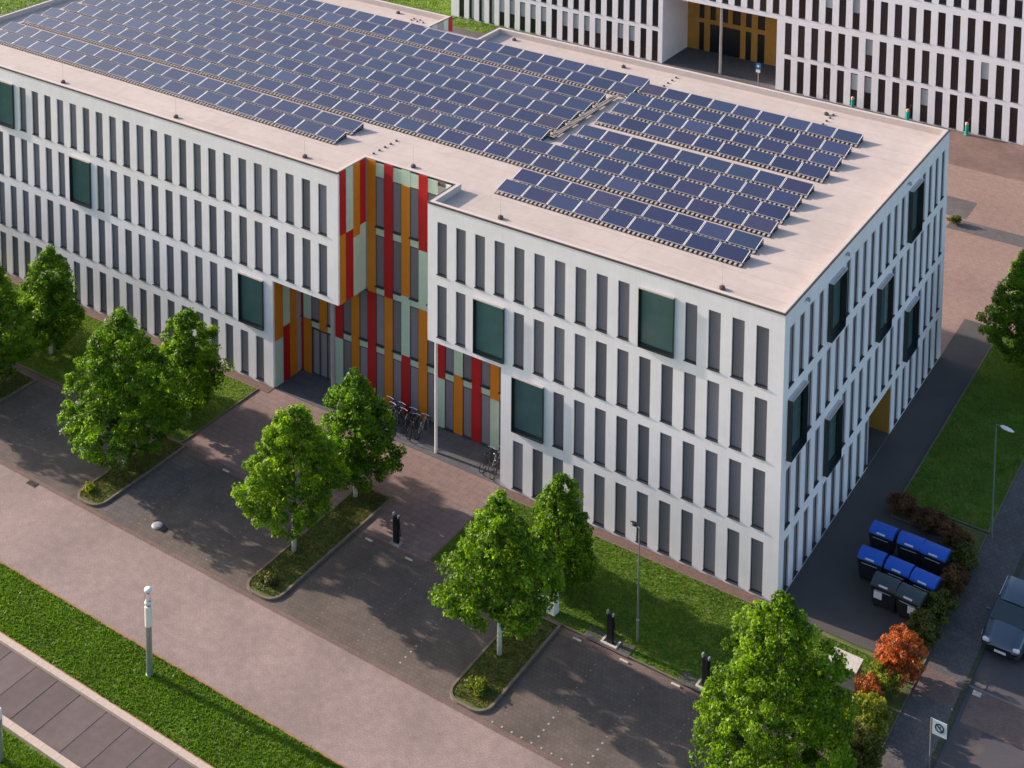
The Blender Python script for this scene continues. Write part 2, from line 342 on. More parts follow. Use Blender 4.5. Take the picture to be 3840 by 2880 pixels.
# east side: drive, bin yard, footway, street
sheet('drive', .02, 2.35, -.6, 31.0, 0.0, m_drive)
sheet('bin_yard', 2.35, 6.1, -.35, 9.3, .0, m_drive)
sheet('footway', 7.1, 8.95, -60, 60, .03, m_walk)
sheet('footway_crossing', 7.14, 8.9, -1.6, .1, .036, m_gut)
sheet('street', 9.1, 40, -80, 90, -.02, m_street)
kk = MB(); kk.box(8.93, 9.13, -60, 60, -.1, .04); kk = kk.build('kerb', mat('mossy_kerb', (.055, .058, .035), .95, .4, 6)); kk['kind'] = 'structure'
sheet('street_crossing_paving', 9.35, 40, -2.1, .1, -.014, m_gut)
kk = MB()
kk.box(9.12, 40, .1, .2, -.016, -.008); kk.build('street_edge_line', mat('pale_setts', (.20, .16, .15), .8, .2, 4))['kind'] = 'structure'
kerbed('lawn', [(2.35, 10.8), (7.08, 10.8), (7.08, 31), (2.35, 31)], .05, m_lawn, m_kerb_d, .07, .07)
kerbed('shrub_bed', [(2.4, 9.3), (6.12, 9.3), (6.12, -9.8), (7.08, -9.8), (7.08, 10.6), (2.4, 10.6)], .05, m_island, m_kerb_d, .06, .07)
kerbed('lawn', [(5.62, -9.8), (6.1, -9.8), (6.1, -.42), (5.62, -.42)], .05, m_lawn, m_kerb_d, .05, .06)
# yard behind the building
sheet('rear_plaza', -200, 7.1, 31.05, 54.25, -.01, m_plaza2)
sheet('rear_plaza_edge', -52, 40, 54.25, 61.3, -.008, m_brown)
sheet('rear_service_strip', -4.9, 40, 43.1, 44.9, 0.0, m_walk)
sheet('rear_paving_patch', -7.2, -4.05, 45.2, 48.4, -.004, m_walk)
sheet('rear_building_apron', -200, 0, 25.8, 31.05, -.01, m_plaza2)
sheet('rear_grey_court', -61, -40, 33, 58.6, -.002, m_walk)
sheet('lawn', -61.9, -52, 58.6, 61.3, .0, m_lawn)
sheet('lawn', -500, -62.2, 26, 600, .02, m_lawn); sheet('lawn', -500, -66.5, -6.5, 26, .02, m_lawn)
sheet('rear_court_floor', -38, -26, 61.3, 66.9, .01, m_floor)
# white studs that mark the bays: painted marking, one mesh
b = MB()
for X in (-52.2, -42.6, -40.2, -29.8, -27.4, -25.0, -17.8, -15.3, -12.85, -5.42, -2.98, -.5):
    y = -8.1 if X > -20 else -9.3
    while y > -13.3:
        w_ = .045 if (y < -11.7 and X > -14) else .022
        b.box(X-w_, X+w_, y-w_, y+w_, 0, .010); y -= .40
X = -7.5
while X < 2.4:
    b.box(X-.045, X+.045, -13.40, -13.31, 0, .012); X += .5
tag(b.build('bay_marking_studs', m_dot), 'small pale studs set in dotted lines that mark the parking bays', 'bay markings', kind='stuff')

# ================================================================== MAIN BUILDING
H = 14.73; FH = 3.6135; T0 = 13.742; WH = 3.01; WW = .65; XN1 = -20.83; XN2 = -27.20; ND = 2.52; XR = -15.97; XL = -32.26
XE = -65.55; YD = 25.75; ZO = 6.75; RZ = 14.35
BN1, BN2, BY = -33.3, -37.55, 22.9
bld = empty('office_building', (-32.8, 12.9, 0), 'white four storey office block with solar panels on its roof and coloured entrance recess', 'office building')
def P(o):                     # parent at identity offset so meshes can stay in world coordinates
    o.parent = bld; o.matrix_parent_inverse = Matrix.Translation(-Vector(bld.location)); return o
def wall(name, par, org, u, n, W_, z0, z1, holes, depth, m, back=None):
    """wall face with openings; u along, n outward; holes = (u0,u1,z0,z1[,depth])"""
    org = Vector(org); u = Vector(u); n = Vector(n); us = sorted({0., W_}|{min(max(h[i], 0), W_) for h in holes for i in (0, 1)}); zs = sorted({z0, z1}|{min(max(h[i], z0), z1) for h in holes for i in (2, 3)})
    b = MB(); q = lambda a, z, d=0.: org+u*a+Vector((0, 0, z))-n*d
    flip = u.cross(Vector((0, 0, 1))).dot(n) < 0
    def Q(*p): b.quad(*(p if not flip else p[::-1]))
    for a0, a1 in zip(us, us[1:]):
        run = None
        for c0, c1 in zip(zs, zs[1:]):
            solid = not any(h[0]-1e-6 <= (a0+a1)/2 <= h[1]+1e-6 and h[2]-1e-6 <= (c0+c1)/2 <= h[3]+1e-6 for h in holes)
            if solid:
                run = (run[0], c1) if run else (c0, c1)
            if (not solid or c1 == zs[-1]) and run: Q(q(a0, run[0]), q(a1, run[0]), q(a1, run[1]), q(a0, run[1])); run = None
    for h in holes:
        d = h[4] if len(h) > 4 else depth; a0, a1, c0, c1 = h[:4]
        Q(q(a0, c0), q(a0, c1), q(a0, c1, d), q(a0, c0, d)); Q(q(a1, c1), q(a1, c0), q(a1, c0, d), q(a1, c1, d))
        Q(q(a0, c1), q(a1, c1), q(a1, c1, d), q(a0, c1, d)); Q(q(a1, c0), q(a0, c0), q(a0, c0, d), q(a1, c0, d))
    o = b.build(name, m); o.parent = par; o.matrix_parent_inverse = Matrix.Translation(-Vector(par.location)); return o

# window kinds: local frame u = +X, outward = -Y, origin at the left bottom of the opening
RD = .15
def window_meshes(w, h, tag_=''):
    f = MB(); t = .035
    f.box(.0, t, RD-.07, RD-.005, 0, h); f.box(w-t, w, RD-.07, RD-.005, 0, h); f.box(t, w-t, RD-.07, RD-.005, h-t, h); f.box(t, w-t, RD-.07, RD-.005, 0, t*1.6)
    f.box(-.03, w+.0, -.035, RD-.07, -.035, .012)                       # sill plate
    g = MB(); g.quad((t, RD-.04, t), (w-t, RD-.04, t), (w-t, RD-.04, h-t), (t, RD-.04, h-t))
    return f, g
def mesh_pair(w, h, mf=m_frame, mg=m_blind, nm='window'):
    f, g = window_meshes(w, h); return f.mesh(nm, mf), g.mesh('pane', mg)
WM = {0: mesh_pair(WW, WH), 3: mesh_pair(WW, 2.74)}
WS = {0: mesh_pair(.64, WH), 3: mesh_pair(.64, 2.74)}
def big_meshes(w, h, proj=.20):
    t = .032; o = MB(); yi = RD-.06
    o.box(-t, 0, -proj, yi, -.02, h+.02); o.box(w, w+t, -proj, yi, -.02, h+.02); o.box(-t, w+t, -proj, yi, -.08, -.02)
    g = MB(); g.quad((0, RD-.07, -.02), (w, RD-.07, -.02), (w, RD-.07, h+.02), (0, RD-.07, h+.02))
    hd = MB()
    for k in range(3): hd.box(-t, w+t, -proj-.02+k*.045, -proj+.002+k*.045, h+.05, h+.085)
    hd.box(-t, w+t, -proj-.02, -.002, h+.02, h+.05)
    mu = MB(); mu.box(0, w, RD-.17, RD-.075, -.02, .09); mu.box(0, .05, RD-.15, RD-.075, .09, h+.02)
    return o.mesh('large_window', m_tealf), g.mesh('pane', m_teal), hd.mesh('hood', m_hood), mu.mesh('bottom_rail', m_tealf)
BIG = big_meshes(1.90, WH-.02, .13); BIGS = big_meshes(1.89, WH-.02, .27)
def place(par, me_pair, org, rz):
    f = link('window', me_pair[0], par); f.matrix_parent_inverse = Matrix.Translation(-Vector(par.location)); f.location = org; f.rotation_euler = (0, 0, rz)
    g = link('pane', me_pair[1], f); return f
def place_big(par, ms, org, rz):
    f = link('large_window', ms[0], par); f.matrix_parent_inverse = Matrix.Translation(-Vector(par.location)); f.location = org; f.rotation_euler = (0, 0, rz)
    link('pane', ms[1], f); link('hood', ms[2], f); link('bottom_rail', ms[3], f)
ROWZ = [(T0-r*FH-WH if r < 3 else .16, T0-r*FH) for r in range(4)]
def facade(slots, org_x, wid, z0, z1, name, skip_big, base_slot, par=bld, rows=range(4)):
    holes = []
    return holes
# --- front, right wing
def sx(i): return -.789-(15-i)*1.25-WW
bigR = {(0, 10), (1, 2), (2, 4)}; skipR = {(0, 11), (1, 3), (2, 5)}
up_h, lo_h = [], []
for r in range(4):
    for i in range(16):
        if r >= 2 and i < 4: continue
        if (r, i) in skipR: continue
        z0, z1 = ROWZ[r]; x0 = sx(i); w = WW; bg_ = (r, i) in bigR
        if bg_: w = 1.25+WW
        (up_h if r < 2 else lo_h).append((x0, x0+w, z0, z1))
        if bg_: place_big(bld, BIG, (x0, 0, z0+.01), 0)
        else: place(bld, WM[3 if r == 3 else 0], (x0, 0, z0), 0)
wall('wall', bld, (XN1, 0, 0), (1, 0, 0), (0, -1, 0), -XN1, ZO, H, [(a-XN1, c-XN1, z0, z1) for a, c, z0, z1 in up_h], RD, m_wall)
wall('wall', bld, (XR, 0, 0), (1, 0, 0), (0, -1, 0), -XR, 0, ZO, [(a-XR, c-XR, z0, z1) for a, c, z0, z1 in lo_h], RD, m_wall)
# --- front, left wing
def lx(k): return -28.67-1.25*k
bigL = {(0, 23), (1, 17), (2, 5)}; skipL = {(0, 22), (1, 16), (2, 4)}
up_h, lo_h = [], []
for r in range(4):
    for k in range(30):
        if r >= 2 and k < 4 and (r, k) not in bigL: continue
        if (r, k) in skipL: continue
        z0, z1 = ROWZ[r]; x0 = lx(k); bg_ = (r, k) in bigL; w = WW+(1.25 if bg_ else 0)
        if x0 < XE+.2: continue
        (up_h if r < 2 else lo_h).append((x0, x0+w, z0, z1))
        if bg_: place_big(bld, BIG, (x0, 0, z0+.01), 0)
        else: place(bld, WM[3 if r == 3 else 0], (x0, 0, z0), 0)
wall('wall', bld, (XE, 0, 0), (1, 0, 0), (0, -1, 0), XN2-XE, ZO, H, [(a-XE, c-XE, z0, z1) for a, c, z0, z1 in up_h], RD, m_wall)
wall('wall', bld, (XE, 0, 0), (1, 0, 0), (0, -1, 0), XL-XE, 0, ZO, [(a-XE, c-XE, z0, z1) for a, c, z0, z1 in lo_h], RD, m_wall)
# --- east side
bigS = {(0, 4), (0, 14), (1, 0), (1, 10), (2, 4), (2, 14)}; skipS = {(r, s+1) for r, s in bigS}
hs = []
for r in range(4):
    for s in range(20):
        if (r, s) in skipS: continue
        if r == 3 and s in (10, 11, 12): continue
        z0, z1 = ROWZ[r]; y0 = .64+1.25*s; bg_ = (r, s) in bigS; w = .64+(1.25 if bg_ else 0)
        hs.append((y0, y0+w, z0, z1))
        if bg_: place_big(bld, BIGS, (0, y0, z0+.01), R(90))
        else: place(bld, WS[3 if r == 3 else 0], (0, y0, z0), R(90))
hs.append((12.52, 16.28, .0, 2.98, 1.9))
wall('wall', bld, (0, 0, 0), (0, 1, 0), (1, 0, 0), YD, 0, H, hs, RD, m_wall)
b = MB(); b.quad((-1.86, 12.54, .012), (-.001, 12.54, .012), (-.001, 16.17, .012), (-1.86, 16.17, .012)); P(b.build('passage_floor', m_drive))
b = MB(); b.box(-1.88, -.05, 16.18, 16.26, .01, 2.96); P(b.build('facade_panel', m_yellow))
b = MB(); b.box(-1.86, -1.80, 12.55, 16.15, .01, 2.96); P(b.build('passage_door', m_dark))
b = MB(); b.box(-1.78, -1.70, 12.55, 13.9, .01, 2.96); P(b.build('facade_panel', m_mint))
# --- west and north walls (outside the view), notch in the north wall
def plain(pts, m=m_wall, name='wall'):
    for (x0, y0), (x1, y1), z0, z1 in pts:
        b = MB(); b.quad((x0,y0,z0),(x1,y1,z0),(x1,y1,z1),(x0,y1,z1)) if False else b.quad((x0,y0,z0),(x1,y1,z0),(x1,y1,z1),(x0,y0,z1)); P(b.build(name, m))
plain([((XE, YD), (XE, 0), 0, H), ((BN2, YD), (XE, YD), 0, H), ((0, YD), (BN1, YD), 0, H), ((BN1, YD), (BN1, BY), 0, H), ((BN1, BY), (BN2, BY), 0, H)])
plain([((BN2, BY), (BN2, YD), 0, H)], m_greyp)
for y0, y1, mm in ((BY+.02, BY+.9, m_mint), (BY+.92, BY+1.7, m_greyp), (BY+1.72, BY+2.3, m_mint), (BY+2.32, YD-.02, m_red)):
    b = MB(); b.box(BN2, BN2+.06, y0, y1, 0, H-.03); P(b.build('facade_panel', mm))
# --- roof, parapet, flashing
b = MB()
for x0, x1, y0, y1 in ((XE, 0, ND, BY), (XE, XN2, 0, ND), (XN1, 0, 0, ND), (XE, BN2, BY, YD), (BN1, 0, BY, YD)): b.quad((x0,y0,RZ),(x1,y0,RZ),(x1,y1,RZ),(x0,y1,RZ))
P(b.build('roof', m_roof))
OUT = [(XE, 0), (XN2, 0), (XN2, ND), (XN1, ND), (XN1, 0), (0, 0), (0, YD), (BN1, YD), (BN1, BY), (BN2, BY), (BN2, YD), (XE, YD)]
def offset(pts, w):
    r = []
    for i in range(len(pts)):
        p0, p1, p2 = Vector(pts[i-1]), Vector(pts[i]), Vector(pts[(i+1) % len(pts)]); d1 = (p1-p0).normalized(); d2 = (p2-p1).normalized()
        r.append(p1+(Vector((-d1.y, d1.x))+Vector((-d2.y, d2.x)))*w)
    return r
inn = offset(OUT, .28); o1 = offset(OUT, -.03); o0 = offset(OUT, .0); o2 = offset(OUT, .045)
b = MB(); fl = MB()
for i in range(len(OUT)):
    j = (i+1) % len(OUT); z = H+.012
    b.quad((*o2[i], H), (*o2[j], H), (*inn[j], H), (*inn[i], H)); b.quad((*inn[i], H), (*inn[j], H), (*inn[j], RZ-.01), (*inn[i], RZ-.01))
    fl.quad((*o1[i], z), (*o1[j], z), (*o2[j], z), (*o2[i], z)); fl.quad((*o1[i], H-.075), (*o1[j], H-.075), (*o1[j], z), (*o1[i], z))
    fl.quad((*o0[i], H-.075), (*o0[j], H-.075), (*o1[j], H-.075), (*o1[i], H-.075)); fl.quad((*o2[i], z), (*o2[j], z), (*o2[j], H-.01), (*o2[i], H-.01))
P(b.build('parapet', m_curb)); P(fl.build('parapet_flashing', m_flash))
# --- recess: soffit, back wall with colour panels and windows
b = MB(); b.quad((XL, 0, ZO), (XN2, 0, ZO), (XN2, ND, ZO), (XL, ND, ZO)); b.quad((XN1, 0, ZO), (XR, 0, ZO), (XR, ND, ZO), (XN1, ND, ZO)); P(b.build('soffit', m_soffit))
plain([((XR, ND), (XR, 0), 0, ZO), ((XN1, ND), (XN1, 0), ZO, H)])
plain([((XL, 0), (XL, ND), 0, ZO), ((XN2, 0), (XN2, ND), ZO, H)])
YB = ND
bx = lambda j: -23.28+.6235*j               # column boundaries of the back wall
bands = [(3.0, 3.5), (6.63, 7.12), (10.25, 10.78)]
wz = [(.04, 3.0), (3.5, 6.63), (7.12, 10.25), (10.78, 13.80)]
bw_h = []
cols = []
for j in range(-15, 12):
    x0, x1 = bx(j), bx(j+1)
    cols.append((j, x0, x1, 'P' if (j % 2 == 0) else 'W'))
# j even -> panel column, e.g. j=0: [-23.28,-22.66] orange P4
PC = {0: [(0, 6.68, 'o'), (6.68, 10.22, 'm'), (10.22, H, 'r')], 2: [(0, 2.96, 'm'), (2.96, ZO, 'r')], 4: [(0, 3.53, 'o'), (3.53, ZO, 'm')], 6: [(0, ZO, 'r')],
      8: [(0, 2.94, 'm'), (2.94, ZO, 'o')], 10: [(0, ZO, 'g')], -2: [(0, 3.48, 'r'), (3.48, 7.12, 'm'), (7.12, 13.78, 'o'), (13.78, H, 'm')], -4: [(0, 6.66, 'o'), (6.66, H, 'r')],
      -6: [(0, 6.66, 'r'), (6.66, H, 'o')], -8: [(0, ZO, 'o')], -10: [(0, 2.98, 'm'), (2.98, ZO, 'r')], -12: [(3.0, ZO, 'o')], -14: [(0, 3.46, 'o'), (3.46, ZO, 'm')]}
CM = {'o': m_orange, 'r': m_red, 'm': m_mint, 'g': m_greyp, 'k': m_dark}
b = MB()
for j, x0, x1, kd in cols:
    top = H if x0 > XN2-.01 and x1 < XN1+.3 else ZO
    if kd == 'W':
        x1 = min(x1, XR)
        for k, (z0, z1) in enumerate(wz):
            if z1 > top+.2: continue
            if j == -11 and k == 0: continue
            if j == -13 and k == 0: continue
            z1 = min(z1, ZO-.02) if top == ZO and k == 1 else z1
            ww = x1-x0
            fm, gm = mesh_pair(ww, z1-z0); f = link('window', fm, bld); f.matrix_parent_inverse = Matrix.Translation(-Vector(bld.location)); f.location = (x0, YB-.14, z0); link('pane', gm, f)
        for z0, z1 in bands+[(13.80, H)]:
            if z1 > top+.01: continue
            if z0 > 6.6 and top == ZO: continue
            q = MB(); q.box(x0+.004, x1-.004, YB-.03, YB+.1, z0+.004, z1-.004); P(q.build('spandrel_panel', m_mint))
    else:
        for z0, z1, c in PC.get(j, []):
            if j == -2 and z0 > 13: q = MB(); q.box(x0, x1, YB-.034, YB+.1, z0, z1-.004)
            else: q = MB(); q.box(x0+.004, min(x1, XR)-.004, YB-.075, YB+.1, z0+.004, min(z1, top)-.004)
            P(q.build('facade_panel', CM[c]))
q = MB(); q.box(XN2+.01, bx(-6)-.004, YB-.05, YB+.1, ZO, H-.004); P(q.build('facade_panel', m_greyp))
q = MB(); q.box(XL+.075, bx(-14)-.004, YB-.05, YB+.1, 0, ZO-.004); P(q.build('facade_panel', m_red))
q = MB(); q.box(XL, XR, YB+.11, YB+.15, 0, ZO); q.box(XN2, XN1, YB+.11, YB+.15, ZO, RZ); P(q.build('recess_back_wall', m_greyp))
# entrance doors under the left wing (glass leaves with dark frames)
dr = MB(); x0, x1 = bx(-13)+.01, bx(-10)-.01
dr.box(x0, x1, YB-.06, YB+.0, 2.90, 2.99)
for k in range(4): xx = x0+(x1-x0-.06)*k/3; dr.box(xx, xx+.06, YB-.06, YB+.0, .01, 2.90)
dro = P(dr.build('entrance_door', m_frame)); q = MB()
q.quad((x0+.02, YB-.02, .01), (x1-.02, YB-.02, .01), (x1-.02, YB-.02, 2.9), (x0+.02, YB-.02, 2.9)); g = q.build('door_glass', m_glass); g.parent = dro; g.matrix_parent_inverse = Matrix.Translation(-Vector(bld.location))
# side panels of the recess (left end) and of the notch
def side_panels(X, rows, nrm=1):
    for y0, y1, z0, z1, c in rows:
        q = MB(); q.box(X, X+.07*nrm, y0+.004, y1-.004, z0+.004, z1-.004) if nrm > 0 else q.box(X-.07, X, y0+.004, y1-.004, z0+.004, z1-.004)
        P(q.build('facade_panel', CM[c]))
side_panels(XL, [(.12, .82, 2.9, ZO, 'o'), (.12, .82, 0, 2.9, 'm'), (.82, 1.42, 3.5, ZO, 'm'), (.82, 1.42, 0, 3.5, 'r'), (1.42, 2.05, 0, ZO, 'o'), (2.05, YB-.08, 0, ZO, 'g')])
side_panels(XN2, [(.14, .66, 10.93, H, 'r'), (.66, 1.30, 10.9, H, 'm'), (1.30, 1.92, 10.33, H, 'o'), (1.92, YB-.08, 10.87, H, 'r'),
                  (.14, .62, ZO, 10.93, 'o'), (.62, 1.30, ZO, 10.9, 'r'), (1.30, 1.92, ZO, 10.33, 'm'), (1.92, YB-.08, ZO, 10.87, 'm')])
# round columns under the wings
for X, Y, rr, z1, lab in ((-28.25, .75, .14, ZO, ''), (-20.53, .40, .085, ZO-.01, '')):
    q = MB(); q.lathe((X, Y, 0), [(rr, 0), (rr, z1)], 18); P(q.build('column', m_greyp if rr > .1 else m_white, smooth=False))
# small outlets and lights on the east wall
for y in (2.6, 8.0, 17.9):
    q = MB(); q.box(0, .16, y-.12, y+.12, 14.28, 14.36); q.box(.10, .2, y-.05, y+.05, 14.22, 14.30); P(q.build('wall_light', m_steel))

# ================================================================== SOLAR ARRAYS
PW = 1.665; PD = 1.06; TILT = R(13); ZF = RZ+.13
ct, st = math.cos(TILT), math.sin(TILT)
b = MB(); fr = .030; w = PW-.045; th = .035
def tp(x, d, up_=0): return (x, d*ct-up_*st, d*st+up_*ct)
for (xa, xb, da, db) in ((0, w, 0, fr), (0, w, PD-fr, PD), (0, fr, fr, PD-fr), (w-fr, w, fr, PD-fr)):
    b.quad(tp(xa, da, th), tp(xb, da, th), tp(xb, db, th), tp(xa, db, th), 0 if xb-xa < .1 else 2)
for (a, c) in (((0, 0), (w, 0)), ((w, 0), (w, PD)), ((w, PD), (0, PD)), ((0, PD), (0, 0))): b.quad(tp(*a, 0), tp(*c, 0), tp(*c, th), tp(*a, th), 0)
b.quad(tp(fr, fr, th-.004), tp(w-fr, fr, th-.004), tp(w-fr, PD-fr, th-.004), tp(fr, PD-fr, th-.004), 1)
b.quad(tp(0, 0), tp(0, PD), tp(w, PD), tp(w, 0), 0)
ME_PANEL = b.mesh('solar_panel', [m_pframe, m_cell, m_ring])
def rack_mesh(n):
    L = n*PW; r = MB()
    x = .12
    while x < L-.1:
        r.box(x, x+.12, -.21, .03, -.11, -.035, 0)                    # pale ballast ribs sticking out below the low edge
        x += PW/6
    r.box(0, L, -.22, .06, -.13, -.10, 1); r.box(0, L, .12, .2, -.02, .01, 0); r.box(0, L, .75, .82, .10, .14, 0)
    r.box(0, L-.05, PD*ct-.02, PD*ct+.0, -.1, PD*st-.03, 1)
    for k in range(n+1):
        xx = min(k*PW, L-.08); r.box(xx-.02, xx+.02, PD*ct-.03, PD*ct+.0, -.13, PD*st-.01, 0); r.box(xx-.03, xx+.03, .0, PD*ct, -.13, -.095, 1)
    return r.mesh('mounting_rack', [m_rail, m_feet])
rackc = {}
def array(x1, n, y, label):
    x0 = x1-n*PW+.05
    t = empty('solar_array', (x0, y, ZF), label, 'solar panels', 'rows of solar panels on the flat roof')
    if n not in rackc: rackc[n] = rack_mesh(n)
    link('mounting_rack', rackc[n], t)
    for k in range(n): link('solar_panel', ME_PANEL, t, (k*PW, 0, rng.uniform(-.008, .008)))
ordn = ['front', 'second', 'third', 'fourth', 'fifth', 'sixth', 'seventh', 'eighth', 'ninth', 'tenth', 'rearmost']
array(-30.45, 20, 3.72, 'solar row nearest the facade on the left wing, ending beside the entrance notch')
array(-30.45, 20, 5.36, 'solar row on the left wing roof, just behind the foremost one')
array(-3.88, 9, 3.72, 'short row of nine solar panels nearest the facade on the right wing roof')
array(-3.88, 9, 5.36, 'row of nine solar panels just behind the foremost one on the right wing roof')
array(-3.95, 36, 7.45, 'long unbroken solar row right behind the entrance notch, spanning the whole roof')
array(-4.0, 36, 9.2, 'second of the two long unbroken solar rows, passing just in front of the cable tray')
for k, y in enumerate((10.95, 12.7, 14.4, 16.1, 17.85)):
    array(-20.35, 26, y, 'solar row ending at the cable tray from the left, '+['frontmost of five', 'second from the front', 'middle one of five', 'second from the rear', 'rearmost of five'][k])
array(-19.2, 27, 20.05, 'solar row of the left roof half, just behind the rear end of the cable tray')
array(-19.2, 27, 21.75, 'rearmost solar row of the left roof half, next to the rear notch')
for k, y in enumerate((11.0, 12.8, 15.2, 17.1, 19.0, 21.0)):
    array(-4.05-(.1 if k > 3 else 0), 9, y, 'nine panel solar row right of the cable tray, '+['frontmost of six', 'second from the front', 'third, just behind the wider gap', 'fourth from the front', 'second nearest the rear edge', 'nearest the rear edge'][k])
t = empty('cable_tray', (-19.95, 11.4, RZ), 'narrow ladder cable tray with pale rungs in the gap between the solar rows', 'cable tray')
b = MB(); b.box(-.14, -.11, 0, 8.1, .10, .18); b.box(.11, .14, 0, 8.1, .10, .18); b.box(-.10, .10, 0, 8.1, .1, .115); b.build('side_rail', m_feet, t)
b = MB(); y = .1
while y < 8: b.box(-.2, .2, y, y+.07, .18, .215); y += .21
o = b.build('rung', m_rail, t); o['kind'] = 'stuff'
b = MB(); b.path([(0, 8.1, .15), (.35, 8.5, .1), (.9, 8.3, .06), (1.6, 8.15, .05)], .04, 6); b.path([(.1, 8.1, .2), (.5, 8.9, .12), (1.5, 8.6, .05)], .03, 6); b.build('cable', m_rail, t)

# lightning rods: block + rod
def rod(x, y, lab, hh=1.35):
    t = empty('lightning_rod', (x, y, RZ), lab, 'lightning rod', 'lightning rods standing along the roof edge')
    b = MB(); b.lathe((0, 0, 0), [(.15, 0), (.15, .13), (.05, .15), (.05, .2)], 12); b.build('base_block', m_flash, t)
    b = MB(); b.tube((0, 0, .2), (0, 0, hh), .008, .005, 5); b.build('rod', m_steel, t)
for x, y, lab in ((-51.8, 1.1, 'lightning rod on a dark block, leftmost along the front roof edge'), (-41.3, 1.15, 'lightning rod on a dark block, second from the left along the front edge'),
                  (-30.7, 1.2, 'lightning rod on a dark block beside the left corner of the entrance notch'), (-24.6, 3.7, 'lightning rod on a dark block standing right behind the entrance notch'),
                  (-16.85, 1.2, 'lightning rod on a dark block at the left end of the right wing front edge'), (-3.75, 1.1, 'lightning rod on a dark block near the front right roof corner'),
                  (-42.0, 24.9, 'lightning rod on a dark block at the rear edge left of the rear notch'), (-31.4, 24.9, 'lightning rod on a dark block at the rear edge right of the rear notch'),
                  (-22.2, 24.6, 'lightning rod on a dark block in the middle of the rear edge'), (-7.5, 24.6, 'lightning rod on a dark block near the rear right roof corner')): rod(x, y, lab)
def clamps(pts, lab):
    t = empty('conductor_clamp_row', (pts[0][0], pts[0][1], RZ), lab, 'roof clamps')
    me = MB(); me.lathe((0, 0, 0), [(.075, 0), (.075, .07), (.03, .09)], 8); me = me.mesh('clamp', m_flash)
    for p in pts: link('clamp', me, t, (p[0]-pts[0][0], p[1]-pts[0][1], 0))
clamps([(-27.65, 3.3+.55*k) for k in range(6)], 'line of small dark roof clamps running back from the entrance notch corner')
clamps([(-18.3, 23.1+.6*k) for k in range(4)], 'line of small dark roof clamps at the middle of the rear edge')
clamps([(-7.1, 23.0+.6*k) for k in range(4)], 'line of small dark roof clamps at the right part of the rear edge')
clamps([(-40.2+.55*(k % 3), 24.2+.35*(k//3)) for k in range(5)], 'cluster of small dark roof clamps beside the rear notch')

# ================================================================== REAR BUILDING
YR = 61.34; RX0, RX1 = -62.95, 9.0
rb = empty('office_building', (-27, YR+6, 0), 'long white office building behind, with dark windows and ochre entrance hall', 'office building')
RP = 1.27
rows = [(.12, 3.1), (3.58, 6.5), (7.2, 10.15), (10.9, 13.8)]
WB = [mesh_pair(.66, z1-z0, m_frame, m_blindb) for z0, z1 in rows]
q = MB(); q.quad((.04, RD-.05, 1.45), (.62, RD-.05, 1.45), (.62, RD-.05, 2.86), (.04, RD-.05, 2.86)); MBl = q.mesh('inner_blind', m_pale_blind)
q = MB(); q.quad((.30, RD-.05, .06), (.62, RD-.05, .06), (.62, RD-.05, 2.86), (.30, RD-.05, 2.86)); MBl2 = q.mesh('inner_blind', m_pale_blind)
holes = []; OP0, OP1, OPZ = -37.95, -26.2, 6.68
def rwin(x0, r):
    z0, z1 = rows[r]; holes.append((x0-RX0, x0+.66-RX0, z0, z1))
    f = place(rb, WB[r], (x0, YR, z0), 0)
    k = rng.random()
    if (x0 < -38 and r == 0 and k < .8) or k < .10:
        link('inner_blind', MBl if k < .45 else MBl2, f)
x = -25.42
while x < RX1-.9:
    for r in range(4): rwin(x, r)
    x += RP
x = -39.08
while x > RX0+.3:
    for r in range(4): rwin(x, r)
    x -= RP
x = -25.42-RP
while x > -38.6:
    for r in (2, 3): rwin(x, r)
    x -= RP
hl = [h for h in holes]
wall('wall', rb, (RX0, YR, 0), (1, 0, 0), (0, -1, 0), RX1-RX0, 0, 14.6, hl+[(OP0-RX0, OP1-RX0, 0., OPZ, .3)], RD, m_wall_b)
def PR(o): o.parent = rb; o.matrix_parent_inverse = Matrix.Translation(-Vector(rb.location)); return o
b = MB(); b.quad((RX0, YR, 0), (RX0, YR+14, 0), (RX0, YR+14, 14.6), (RX0, YR, 14.6)); PR(b.build('wall', m_wall_b)); b = MB(); b.quad((RX1, YR, 0), (RX1, YR+14, 0), (RX1, YR+14, 14.6), (RX1, YR, 14.6)); b.quad((RX0, YR+14, 0), (RX1, YR+14, 0), (RX1, YR+14, 14.6), (RX0, YR+14, 14.6)); PR(b.build('wall', m_wall_b))
b = MB(); b.quad((RX0, YR, 14.6), (RX1, YR, 14.6), (RX1, YR+14, 14.6), (RX0, YR+14, 14.6)); PR(b.build('roof', m_roof))
b = MB(); b.quad((OP0, YR+.29, 0), (OP0, 66.9, 0), (OP0, 66.9, OPZ), (OP0, YR+.29, OPZ)); PR(b.build('wall', m_wall_b)); b = MB(); b.quad((OP1, YR+.29, 0), (OP1, 66.9, 0), (OP1, 66.9, OPZ), (OP1, YR+.29, OPZ)); PR(b.build('wall', m_wall_b))
b = MB(); b.quad((OP0, YR+.29, OPZ), (OP1, YR+.29, OPZ), (OP1, 66.9, OPZ), (OP0, 66.9, OPZ)); PR(b.build('soffit', m_soffit))
b = MB(); b.quad((OP0, 66.95, 0), (OP1, 66.95, 0), (OP1, 66.95, OPZ), (OP0, 66.95, OPZ)); PR(b.build('hall_glazing', m_dark))
for a, c in ((OP0+.02, -36.68), (-36.13, -35.5), (-32.25, -31.7), (-31.1, -30.45), (-29.7, -28.3), (-28.25, -26.25)):
    b = MB(); b.box(a, c, 66.82, 66.92, 0, OPZ-.4); PR(b.build('facade_panel', m_yellow))
